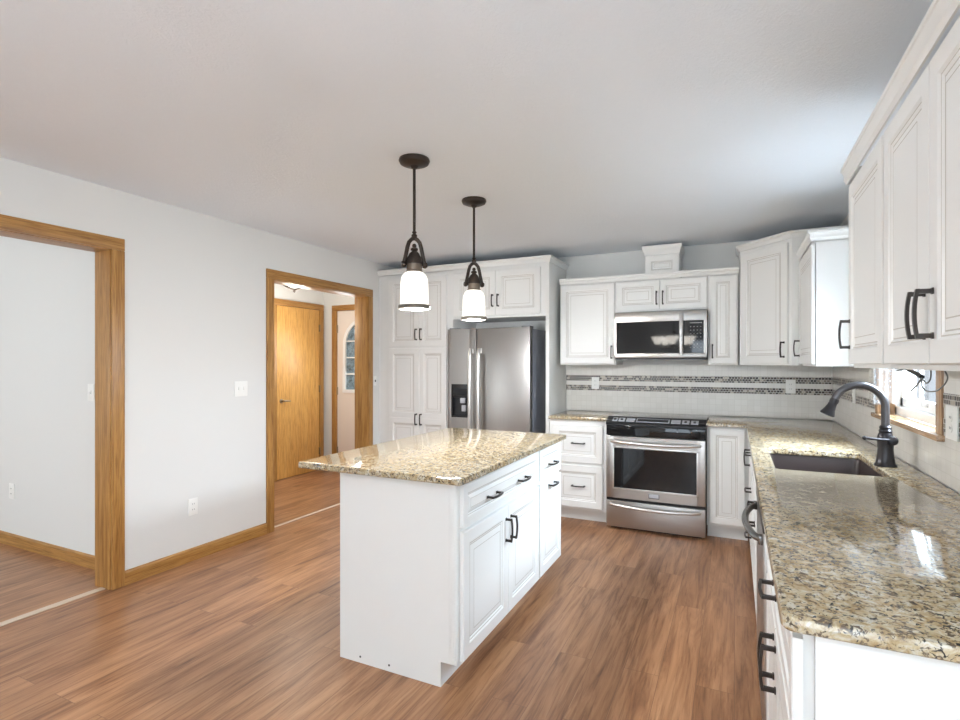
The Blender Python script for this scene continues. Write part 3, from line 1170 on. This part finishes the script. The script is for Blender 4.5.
# --- wall cabinet far side of window
UX = 0.440       # carcass front of right wall cabinets (doors 2 cm proud)
r = thing('wall_cabinet', 'white wall cabinet on the window wall, between the corner cabinet and the lace curtain', 'cabinet', (UX, cyb-0.003, ZB-0.004), ROT_R)
sw = cyb-0.003-3.735
carcass(r, sw, XR-TB-UX-0.001, 0, ZT-ZB, False)
front(r, 'door', 0.012, sw-0.002, 0.012, 0.738, [(0.065, 0.125, True)], yf=-0.0235)
crown('crown_moulding', 'white crown moulding on the wall cabinet beyond the window',
      [(UX-0.021, cyb-0.035), (UX-0.021, 3.734), (XR-0.002, 3.734)], 2.110, 2.170, 0.020)
# --- near wall cabinets on the window wall
NY = 2.615
r = thing('wall_cabinet', 'white single door wall cabinet in the foreground nearest the window', 'cabinet', (UX, NY, ZB-0.004), ROT_R)
nw = NY-2.055
carcass(r, nw-0.001, XR-TB-UX-0.001, 0, ZT-ZB, False)
front(r, 'door', 0.008, nw-0.008, 0.014, 0.742, [(0.038, 0.135, True)])
r = thing('wall_cabinet', 'white two door wall cabinet in the near foreground at the right picture edge', 'cabinet', (UX, 2.055, ZB-0.004), ROT_R)
nw = 0.92
carcass(r, nw, XR-TB-UX-0.001, 0, ZT-ZB, False)
hc = 0.445
front(r, 'door', 0.012, hc, 0.014, 0.742, [(hc-0.03, 0.135, True)])
front(r, 'door', hc, nw-0.012, 0.014, 0.742, [(hc+0.03, 0.135, True)])
crown('crown_moulding', 'white crown moulding running along the foreground wall cabinets',
      [(XR-0.002, NY+0.001), (UX-0.021, NY+0.001), (UX-0.021, 1.136)], 2.110, 2.180, 0.022)

# ================================================================== ISLAND
IX0, IXF, IY0, IY1 = -1.668, -1.050, 1.955, 3.385
CI = 0.876
r = thing('kitchen_island', 'white kitchen island cabinet with drawers and doors under the freestanding granite top', 'island', (IXF, IY0, 0), ROT_I)
IL, ID = IY1-IY0, IXF-IX0
cb = MB()
cb.box(0.018, IL, 0, ID, 0.108, CI, 0.001)
cb.build('carcass', WHITE, r)
MB().box(0.018, IL-0.002, 0.075, ID-0.005, 0, 0.1075).build('toe_kick', WHITE, r)
# notched end panel facing the camera
ep = [(0.0, 0.108), (0.0, CI), (ID, CI), (ID, 0), (0.075, 0), (0.075, 0.108)]
MB().prism(ep, 0, 0.0, 0.0175).build('end_panel', WHITE, r)
sp = MB()
sp.box(-0.006, 0.0, 0.004, 0.03, 0.112, CI-0.004, 0.0015)
sp.build('corner_strip', WHITE, r)
for yy in (0.30, 0.46):
    MB().lathe([(0.0, 0), (0.005, 0.0), (0.005, 0.001), (0, 0.001)], (-0.001, yy+0.04, 0.028), 10, M=Matrix.Rotation(PI/2, 3, 'Y')).build('screw_cap', GAP, r)
a0, a1, a2, a3 = 0.026, 0.982, 1.004, IL-0.012
front(r, 'drawer', a0, a1, 0.678, 0.862, [(0.318, 0.758, False), (0.702, 0.758, False)], rail=0.038, yf=-0.021)
am = (a0+a1)/2+0.012
front(r, 'door', a0, am, 0.112, 0.662, [(am-0.032, 0.545, True)], yf=-0.021)
front(r, 'door', am, a1, 0.112, 0.662, [(am+0.032, 0.545, True)], yf=-0.021)
front(r, 'drawer', a2, a3, 0.678, 0.862, [((a2+a3)/2, 0.758, False)], rail=0.038, yf=-0.021)
front(r, 'door', a2, a3, 0.112, 0.662, [((a2+a3)/2, 0.628, False)], yf=-0.021)
sx0, sx1, sy0, sy1 = -1.885, -1.000, 1.900, 3.410
rc = 0.02
lp = arc(sx0+rc, sy0+rc, rc, PI, 1.5*PI, 4)+arc(sx1-rc, sy0+rc, rc, 1.5*PI, 2*PI, 4)+arc(sx1-rc, sy1-rc, rc, 0, PI/2, 4)+arc(sx0+rc, sy1-rc, rc, PI/2, PI, 4)
tag(slab(lp, [], CI+0.001, 0.906).build('countertop', GRAN), 'speckled granite top of the island overhanging its left side', 'countertop')

# ================================================================== REFRIGERATOR
FX0, FX1, FYD = -2.502, -1.656, 4.48
r = thing('refrigerator', 'stainless side by side refrigerator with water dispenser in the white alcove', 'refrigerator', (FX0, FYD, 0))
FW, FH = FX1-FX0, 1.705
MB().box(0.006, FW-0.006, 0.085, 0.655, 0.03, FH-0.012, 0.004).build('cabinet_body', simple('grey_cabinet_steel', srgb(140, 143, 152), 0.4, 0.1), r)
MB().box(0.02, FW-0.02, 0.09, 0.12, 0.0, 0.07).build('base_grille', BLACKP, r)
fs = 0.312
dx0, dx1, dz0, dz1 = 0.042, 0.230, 0.86, 1.178


def fridge_door(x0, x1, cut=None):
    mb = MB()
    if cut:
        c0, c1, e0, e1 = cut
        mb.box(x0, c0, 0, 0.075, 0.075, FH, 0.008)
        mb.box(c1, x1, 0, 0.075, 0.075, FH, 0.008)
        mb.box(c0-0.008, c1+0.008, 0.0, 0.075, 0.075, e0, 0.0)
        mb.box(c0-0.008, c1+0.008, 0.0, 0.075, e1, FH, 0.0)
        mb.box(c0-0.008, c1+0.008, 0.055, 0.075, e0, e1)
    else:
        mb.box(x0, x1, 0, 0.075, 0.075, FH, 0.008)
    return mb


dl = fridge_door(0.002, fs-0.003, (dx0, dx1, dz0, dz1)).build('door', STEELZ, r)
dd_ = fridge_door(fs+0.003, FW-0.002).build('door', STEELZ, r)
ds = MB()
ds.box(dx0, dx1, 0.002, 0.054, dz0+0.19, dz1, 0.003)
ds.box(dx0, dx1, 0.045, 0.0545, dz0, dz0+0.19)
ds.box(dx0, dx0+0.008, 0.002, 0.05, dz0, dz0+0.19).box(dx1-0.008, dx1, 0.002, 0.05, dz0, dz0+0.19)
ds.box(dx0, dx1, 0.0, 0.05, dz0, dz0+0.014, 0.003)
do = ds.build('water_dispenser', BLACKP, dl)
MB().box(dx0+0.085, dx0+0.135, 0.018, 0.04, dz0+0.135, dz0+0.185, 0.006).box(dx0+0.10, dx0+0.125, 0.015, 0.04, dz0+0.19, dz0+0.20).build('spout', SILVER, dl)
MB().box(dx0+0.095, dx0+0.14, 0.028, 0.045, dz0+0.055, dz0+0.115, 0.006).build('paddle', SILVER, dl)
MB().box(dx0+0.015, dx1-0.015, 0.0005, 0.002, dz0+0.215, dz0+0.275).build('control_panel', BLACKG, dl)
for par, xx in ((dl, fs-0.045), (dd_, fs+0.045)):
    pts = []
    for i in range(19):
        u = i/18
        z = 0.52+1.0*u
        y = -0.052-0.012*math.sin(PI*u)
        if i == 0 or i == 18:
            y = -0.030
        pts.append((xx, y, z))
    hm = MB()
    rs = []
    for (x, y, z) in pts:
        rs.append([(x+0.017*math.cos(2*PI*k/14), y+0.012*math.sin(2*PI*k/14), z) for k in range(14)])
    hm.rings(rs)
    for z in (0.545, 1.495):
        hm.box(xx-0.012, xx+0.012, -0.045, 0.001, z-0.025, z+0.025, 0.004)
    tag(hm.build('handle', CHROME, par), 'bright steel bar handle')
for xx in (0.05, FW-0.05):
    MB().box(xx-0.04, xx+0.04, 0.02, 0.12, FH-0.011, FH+0.012, 0.004).build('hinge_cover', GREYP, r)

# ================================================================== RANGE
r = thing('range', 'stainless slide in range with black glass cooktop between the white base cabinets', 'range', (RX0, 4.455, 0))
RW = RX1-RX0
MB().box(0.004, RW-0.004, 0.035, 0.66, 0.03, 0.905).build('oven_body', BLACKP, r)
ck = MB()
ck.box(-0.0, RW+0.0, 0.10, 0.675, 0.906, 0.9175, 0.003)
ck.build('cooktop', BLACKG, r)
for (bx_, by_, br) in ((0.20, 0.28, 0.095), (0.56, 0.28, 0.085), (0.20, 0.52, 0.075), (0.56, 0.52, 0.095)):
    MB().rings([[(bx_+q*math.cos(2*PI*k/32), by_+q*math.sin(2*PI*k/32), 0.9177) for k in range(32)] for q in (br, br-0.004)], 0, False, False).build('burner_mark', GREYP, r)
# sloped control console
cp = [(0.115, 0.928), (0.0, 0.890), (-0.016, 0.882), (-0.016, 0.868), (0.0, 0.862), (0.115, 0.862)]
MB().prism(cp, 0, -0.001, RW+0.001).build('control_console', BLACKP, r)
ca = math.atan2(0.038, 0.115)


def on_console(name, x0, x1, u0, u1, m, h=0.0025):
    mb = MB()
    def p(x, u, e):
        return (x, u*math.cos(ca)-e*math.sin(ca), 0.890+u*math.sin(ca)+e*math.cos(ca))
    mb.rings([[p(x0, u0, -0.001), p(x1, u0, -0.001), p(x1, u1, -0.001), p(x0, u1, -0.001)], [p(x0, u0, h), p(x1, u0, h), p(x1, u1, h), p(x0, u1, h)]])
    return mb.build(name, m, r)


on_console('button_panel', 0.045, 0.085, 0.014, 0.085, SILVER)
on_console('button_panel', 0.095, 0.145, 0.014, 0.085, SILVER)
on_console('button_panel', 0.158, 0.225, 0.014, 0.085, SILVER)
on_console('display_panel', 0.238, 0.497, 0.014, 0.085, SILVER)
on_console('display', 0.248, 0.487, 0.026, 0.072, BLACKP, 0.004)
on_console('button_panel', 0.510, 0.580, 0.014, 0.085, SILVER)
on_console('button_panel', 0.592, 0.645, 0.014, 0.085, SILVER)
on_console('button_panel', 0.658, 0.712, 0.014, 0.085, SILVER)
for x in (0.065, 0.12, 0.618, 0.685):
    on_console('knob', x-0.009, x+0.009, 0.035, 0.06, BLACKP, 0.008)
MB().box(0.0, RW, 0.0, 0.034, 0.780, 0.861, 0.003).build('fascia', BLACKG, r)
od = MB()
od.box(0.0, 0.060, -0.004, 0.034, 0.262, 0.772, 0.003).box(RW-0.060, RW, -0.004, 0.034, 0.262, 0.772, 0.003)
od.box(0.060, RW-0.060, -0.004, 0.034, 0.684, 0.772, 0.0).box(0.060, RW-0.060, -0.004, 0.034, 0.262, 0.342, 0.0)
odo = od.build('oven_door', STEEL, r)
MB().box(0.058, RW-0.058, 0.0, 0.03, 0.340, 0.684).build('oven_window', BLACKG, odo)
wf = MB()
for q in ((0.052, RW-0.052, 0.676, 0.688), (0.052, RW-0.052, 0.336, 0.348)):
    wf.box(q[0], q[1], -0.007, 0.0, q[2], q[3], 0.002)
for q in ((0.052, 0.064), (RW-0.064, RW-0.052)):
    wf.box(q[0], q[1], -0.007, 0.0, 0.336, 0.688, 0.002)
wf.build('window_trim', CHROME, odo)


def bow_handle(par, z, y0, sag, x0=0.03, x1=None, hh=0.016):
    x1 = RW-0.03 if x1 is None else x1
    mb = MB()
    rs = []
    for i in range(21):
        u = i/20
        x = x0+(x1-x0)*u
        b = math.sin(PI*u)**0.6
        y = y0-0.046*b
        zz = z+sag*(1-b)
        rs.append([(x, y+0.010*math.cos(2*PI*k/12), zz+hh*math.sin(2*PI*k/12)*0.8) for k in range(12)])
    mb.rings(rs)
    return tag(mb.build('handle', CHROME, par), 'bowed steel bar handle')


bow_handle(odo, 0.722, -0.006, 0.012)
MB().box(RW/2-0.042, RW/2+0.042, -0.0085, -0.003, 0.282, 0.322, 0.002).build('badge', GREYP, odo)
MB().box(RW/2-0.036, RW/2+0.036, -0.0100, -0.0084, 0.292, 0.318, 0.001).build('badge_plate', SILVER, odo)
MB().box(0.0, RW, 0.01, 0.034, 0.238, 0.262).build('vent_gap', BLACKP, r)
dro = MB().box(0.0, RW, -0.004, 0.034, 0.022, 0.236, 0.004).build('storage_drawer', STEEL, r)
bow_handle(dro, 0.196, -0.006, 0.014)
MB().box(0.03, RW-0.03, 0.05, 0.60, 0.0, 0.03).build('base', BLACKP, r)

# ================================================================== MICROWAVE
r = thing('microwave', 'stainless over the range microwave hanging below the short wall cabinet', 'microwave', (ux[1]+0.003, 4.745, 1.413))
MW, MH = mw_-0.007, 0.413
MB().box(0.002, MW-0.002, 0.02, YB-4.745-TB-0.001, 0.0, MH, 0.002).build('case', BLACKP, r)
fz0, fz1 = 0.050, 0.322
fm = MB()
fm.box(0, MW, 0, 0.02, fz1, MH-0.004, 0.003)
fm.box(0, MW, 0, 0.02, 0.012, fz0, 0.003)
fm.box(0, 0.016, 0, 0.02, fz0-0.003, fz1+0.003)
fm.box(MW-0.026, MW, 0, 0.02, fz0-0.003, fz1+0.003)
fm.build('front_frame', STEELM, r)
MB().box(0.016, 0.560, 0.0015, 0.018, fz0, fz1).build('window', BLACKG, r)
kp = MB().box(0.566, MW-0.026, 0.0015, 0.018, fz0, fz1).build('control_panel', BLACKG, r)
KEYM = simple('key_print', srgb(150, 150, 148), 0.5)
for a in range(7):
    for b in range(4):
        xx, zz = 0.628+b*0.026, fz0+0.045+a*0.029
        MB().box(xx-0.0045, xx+0.0045, 0.0006, 0.0016, zz-0.0022, zz+0.0022).build('key', KEYM, kp)
MB().box(0.622, 0.715, 0.0006, 0.0016, fz0+0.248, fz0+0.256).build('display', KEYM, kp)
hm = MB()
rs = []
for i in range(15):
    u = i/14
    z = 0.030+0.350*u
    y = -0.030-0.008*math.sin(PI*u)
    rs.append([(0.558+0.016*math.cos(2*PI*k/14), y+0.010*math.sin(2*PI*k/14), z) for k in range(14)])
hm.rings(rs)
for z in (0.05, 0.36):
    hm.box(0.548, 0.568, -0.030, 0.002, z-0.014, z+0.014, 0.003)
tag(hm.build('handle', simple('grey_steel', (0.40, 0.39, 0.38, 1), 0.35, 1), r), 'grey steel bar handle')
MB().box(0.01, MW-0.01, 0.01, 0.36, -0.006, -0.0005).build('underside_vent', GREYP, r)


# ================================================================== PENDANTS
def pendant(loc, label):
    r = thing('pendant_light', label, 'pendant light', loc, 0, 'pendant lights over the island')
    MB().lathe([(0.0, 0), (0.078, 0), (0.081, -0.010), (0.074, -0.024), (0.054, -0.033), (0.022, -0.038), (0.013, -0.050), (0.0, -0.050)], seg=36).build('canopy', DKBRONZE, r)
    MB().lathe([(0.0075, -0.036), (0.0075, -0.375), (0.012, -0.380), (0.012, -0.384), (0.0075, -0.388), (0.015, -0.396), (0.015, -0.404), (0.009, -0.412), (0.009, -0.418)], seg=14).build('rod', DKBRONZE, r)
    yk = MB()
    for s in (-1, 1):
        yk.tube([(0, 0, -0.412), (s*0.014, 0, -0.418), (s*0.028, 0, -0.434), (s*0.036, 0, -0.46), (s*0.044, 0, -0.50), (s*0.052, 0, -0.535), (s*0.052, 0, -0.552)], 0.0105, 10)
        yk.lathe([(0.0, -0.012), (0.014, -0.011), (0.017, -0.004), (0.017, 0.004), (0.012, 0.012), (0.0, 0.013)], (s*0.056, 0, -0.550), 14, M=Matrix.Rotation(PI/2, 3, 'Y'))
        yk.tube([(s*0.056, 0, -0.55), (s*0.03, 0, -0.55)], 0.005, 8)
    yo = yk.build('yoke', DKBRONZE, r)
    yo.rotation_euler = (0, 0, 0.75)
    MB().lathe([(0.0, -0.440), (0.008, -0.443), (0.012, -0.452), (0.009, -0.460), (0.018, -0.466), (0.019, -0.474), (0.013, -0.480), (0.026, -0.492), (0.037, -0.515), (0.043, -0.540), (0.044, -0.548)], seg=24).build('socket_cap', DKBRONZE, r)
    o = MB().lathe([(0.040, -0.546), (0.040, -0.580), (0.044, -0.584), (0.044, -0.590)], seg=24).build('shade_collar', PEWTER, r)
    MB().lathe([(0.036, -0.586), (0.048, -0.592), (0.060, -0.604), (0.068, -0.622), (0.072, -0.650), (0.073, -0.70), (0.074, -0.765), (0.070, -0.766), (0.066, -0.650), (0.05, -0.60), (0.03, -0.592)], seg=36, cap=False).build('glass_shade', SHADE, r)
    MB().lathe([(0.0735, -0.760), (0.082, -0.762), (0.085, -0.772), (0.082, -0.782), (0.072, -0.783), (0.071, -0.772)], seg=36, cap=False).build('shade_rim', simple('worn_steel_rim', srgb(128, 122, 112), 0.4, 0.6), r)
    MB().lathe([(0.0, -0.60), (0.012, -0.602), (0.013, -0.63), (0.026, -0.66), (0.031, -0.69), (0.026, -0.717), (0.0, -0.728)], seg=20).build('bulb', SHADE2, r)
    l = bpy.data.lights.new('pendant_bulb', 'POINT')
    l.energy = 28.0
    l.color = (0.96, 0.975, 1)
    l.shadow_soft_size = 0.05
    lo = bpy.data.objects.new('pendant_bulb', l)
    COL.objects.link(lo)
    lo.parent = r
    lo.location = (0, 0, -0.80)
    return r


pendant((-1.505, 2.340, ZC), 'nearer bronze pendant with opal glass shade above the island front')
pendant((-1.529, 3.09, ZC), 'farther bronze pendant with opal glass shade in front of the refrigerator cabinet')

# hall ceiling light
r = thing('hall_ceiling_light', 'bowl ceiling light with dark metal arms seen through the hall doorway', 'ceiling light', (-4.20, 4.20, ZC-0.012))
MB().lathe([(0.0, 0), (0.065, 0), (0.065, -0.012), (0.03, -0.03), (0.012, -0.04), (0.012, -0.25), (0.0, -0.25)], seg=24).build('canopy', DKBRONZE, r)
MB().lathe([(0.170, -0.150), (0.155, -0.185), (0.115, -0.225), (0.06, -0.250), (0.012, -0.258), (0.012, -0.254), (0.06, -0.245), (0.11, -0.22), (0.15, -0.183), (0.166, -0.150)], seg=36, cap=False).build('glass_bowl', lit_glass('hall_glass', (1, 0.98, 0.94, 1), 0.25), r)
for k in range(3):
    a = 2*PI*k/3+0.35
    c_, s_ = math.cos(a), math.sin(a)
    MB().tube([(c_*q, s_*q, z) for q, z in ((0.182, -0.145), (0.168, -0.188), (0.125, -0.235), (0.065, -0.262), (0.01, -0.272))], 0.011, 8).build('arm', DKBRONZE, r)
MB().lathe([(0.0, -0.262), (0.022, -0.264), (0.022, -0.276), (0.010, -0.284), (0.013, -0.292), (0.0, -0.305)], seg=16).build('finial', DKBRONZE, r)
l = bpy.data.lights.new('hall_bulb', 'POINT')
l.energy = 15
l.color = (1, 0.93, 0.84)
l.shadow_soft_size = 0.12
lo = bpy.data.objects.new('hall_bulb', l)
COL.objects.link(lo)
lo.parent = r
lo.location = (0, 0, -0.55)

# dining chandelier behind the camera (seen mirrored in the microwave door)
r = thing('chandelier', 'five armed chandelier with upturned white glass shades hanging over the dining end', 'chandelier', (-1.05, -1.25, ZC))
MB().lathe([(0.0, 0), (0.07, 0), (0.07, -0.012), (0.02, -0.035), (0.008, -0.04), (0.008, -0.42), (0.03, -0.46), (0.04, -0.52), (0.02, -0.60), (0.035, -0.66), (0.02, -0.72), (0.0, -0.76)], seg=24).build('stem', DKBRONZE, r)
for k in range(5):
    a = 2*PI*k/5+0.3
    c_, s_ = math.cos(a), math.sin(a)
    ar = MB().tube([(c_*q, s_*q, z) for q, z in ((0.02, -0.70), (0.09, -0.77), (0.20, -0.78), (0.28, -0.74), (0.30, -0.69))], 0.008, 8).build('arm', DKBRONZE, r)
    MB().lathe([(0.03, -0.70), (0.05, -0.69), (0.07, -0.65), (0.09, -0.60), (0.120, -0.555), (0.117, -0.555), (0.085, -0.60), (0.062, -0.65), (0.04, -0.69)], (c_*0.30, s_*0.30, 0), 24, cap=False).build('glass_shade', SHADE3, r)
l = bpy.data.lights.new('chandelier_bulbs', 'SPOT')
l.energy = 220
l.color = (0.84, 0.93, 1)
l.spot_size = math.radians(165)
l.spot_blend = 0.6
l.shadow_soft_size = 0.25
lo = bpy.data.objects.new('chandelier_bulbs', l)
COL.objects.link(lo)
lo.parent = r
lo.location = (0, 0, -0.52)
lo.rotation_euler = (PI, 0, 0)


# ================================================================== PLATES
def wall_plate(name, label, cat, loc, rz, kind='outlet', w=0.072, h=0.116, dark=False, group=None):
    """plate facing local -y"""
    r = thing(name, label, cat, loc, rz, group)
    MB().box(-w/2, w/2, -0.006, 0, -h/2, h/2, 0.0025).build('cover_plate', PLATE, r)
    if kind == 'outlet':
        for s in (-1, 1):
            mb = MB().lathe([(0.0, 0), (0.0165, 0.0), (0.0165, 0.002), (0, 0.002)], (0, -0.006, s*0.0195), 18, M=Matrix.Rotation(PI/2, 3, 'X'))
            so = mb.build('socket', PLATE, r)
            MB().box(-0.008, -0.0055, -0.0088, -0.0078, s*0.0195-0.004, s*0.0195+0.005).box(0.0055, 0.008, -0.0088, -0.0078, s*0.0195-0.004, s*0.0195+0.005).build('slot', GREYP, so)
    else:
        n = max(1, round(w/0.046)-1) if w > 0.08 else 1
        for i in range(n):
            xx = (i-(n-1)/2)*0.046
            MB().box(xx-0.0055, xx+0.0055, -0.013, -0.006, -0.012, 0.012, 0.002).build('toggle', BLACKP if dark else PLATE, r)
    return r


RL = PI/2
wall_plate('light_switch', 'white double light switch on the left wall near the hall doorway', 'switch', (XL, 2.868, 1.182), RL, 'switch', 0.116)
wall_plate('wall_outlet', 'white outlet low on the left wall above the oak baseboard', 'outlet', (XL, 2.467, 0.375), RL)
wall_plate('light_switch', 'small plate with dark toggles squeezed between the hall doorway casing and the pantry', 'switch', (XL, 4.545, 1.192), RL, 'switch', 0.045, 0.10, True)
wall_plate('light_switch', 'white light switch in the dining room beside the oak casing', 'switch', (-3.90, 2.08, 1.18), 0, 'switch')
wall_plate('wall_outlet', 'white outlet low on the dining room wall at the left picture edge', 'outlet', (-4.93, 2.08, 0.41), 0)
wall_plate('wall_outlet', 'white outlet on the mosaic bands left of the range', 'outlet', (-1.223, YB-TB-0.002, 1.185), 0)
wall_plate('wall_outlet', 'white outlet on the mosaic bands below the corner cabinet', 'outlet', (0.424, YB-TB-0.002, 1.180), 0)
wall_plate('light_switch', 'white switch on the tiled window wall behind the faucet arc', 'switch', (XR-TB-0.002, 4.26, 1.165), ROT_R, 'switch', 0.072, 0.11)
wall_plate('wall_outlet', 'white outlet on the tiled wall at the right picture edge beside the window casing', 'outlet', (XR-TB-0.002, 2.495, 1.158), ROT_R, 'outlet', 0.116, 0.125)

# ================================================================== LACE CURTAIN
r = thing('lace_curtain', 'white lace swag curtain hanging in front of the kitchen window', 'curtain', (XR-0.03, (WY0+WY1)/2, 2.06))
rod = MB().tube([(0, WY0-0.05-yc_, 0.0), (0, WY1+0.05-yc_, 0.0)], 0.006, 10)
for y in (WY0-0.05, WY1+0.05):
    rod.box(-0.006, 0.014, y-0.006-yc_, y+0.006-yc_, -0.008, 0.008)
rod.build('curtain_rod', VINYL, r)


def lace_panel(y_in, y_out, z_in, z_out, name='lace_panel', nx=36, nz=40):
    mb = MB()
    vs, fs = [], []
    for j in range(nz+1):
        v = j/nz
        for i in range(nx+1):
            u = i/nx
            y = y_in+(y_out-y_in)*u
            zb = z_in+(z_out-z_in)*u**1.5
            zb += 0.010*abs(math.sin(u*nx*0.5))*(1 if v > 0.98 else v)
            z = 0.0+(zb)*v
            x = -0.012*math.sin(u*26)*(0.5+0.5*v)-0.004
            vs.append((x, y-yc_, z))
    for j in range(nz):
        for i in range(nx):
            a = j*(nx+1)+i
            fs.append([a, a+1, a+nx+2, a+nx+1])
    mb.add(vs, fs)
    return mb.build(name, LACE, r)


lace_panel(3.12, WY1+0.05, -0.885, -0.925)
lace_panel(3.10, WY0+0.055, -0.60, -0.64, 'lace_panel')
# scalloped trim falling along the near casing
sc = MB()
vs, fs = [], []
nz = 60
for j in range(nz+1):
    z = -0.86*j/nz
    e = 0.010*abs(math.sin(j*0.52))
    vs += [(-0.012, WY0-0.02-yc_, z), (-0.016, WY0+0.055+e-yc_, z)]
for j in range(nz):
    fs.append([2*j, 2*j+1, 2*j+3, 2*j+2])
sc.add(vs, fs).build('lace_edging', LACE, r)

# ================================================================== CORD under the near cabinets
r = thing('power_cord', 'black plug and looped grey cord dangling under the foreground cabinet by the window', 'cord', (0.55, 2.2, ZB-0.004))
F_, s_y, c_y = 529.6, math.sin(0.4481), math.cos(0.4481)


def pix(px, py, X=0.55):
    a = (px-480)/F_
    u = (363.5-py)/F_
    dx, dy = a*c_y-s_y, a*s_y+c_y
    t = X/dx
    return (0.0, dy*t-2.2, 1.375+u*t-(ZB-0.004))


def spl(ps, n=8):
    P_ = [Vector(p) for p in ps]
    P_ = [P_[0]*2-P_[1]]+P_+[P_[-1]*2-P_[-2]]
    out = []
    for i in range(1, len(P_)-2):
        for k in range(n):
            t = k/n
            a, b, c, d = P_[i-1], P_[i], P_[i+1], P_[i+2]
            out.append(0.5*((2*b)+(c-a)*t+(2*a-5*b+4*c-d)*t*t+(3*b-a-3*c+d)*t**3))
    out.append(P_[-2])
    return out


MB().tube(spl([pix(896, 371), pix(905, 369), pix(910, 371)]), [0.002+0.0045*i/16 for i in range(17)], 10).build('plug', BLACKP, r)
MB().tube(spl([pix(911, 371), pix(917, 374), pix(922, 377)]), 0.0075, 10).build('connector', BLACKP, r)
GCORD = simple('grey_cord', srgb(104, 106, 104), 0.5)
MB().tube(spl([pix(922, 378), pix(917, 385), pix(911, 391)]), 0.003, 8).build('cord_tail', GCORD, r)
MB().tube(spl([pix(922, 378), pix(922, 386), pix(927, 391), pix(936, 391), pix(944, 385), pix(947.5, 378), pix(945, 371), pix(941, 364.8)]), 0.0022, 8).build('cord_loop', GCORD, r)
MB().tube(spl([pix(922, 378), pix(926, 383), pix(930, 380), pix(931, 372), pix(930, 364.8)]), 0.0022, 8).build('cord_loop', GCORD, r)
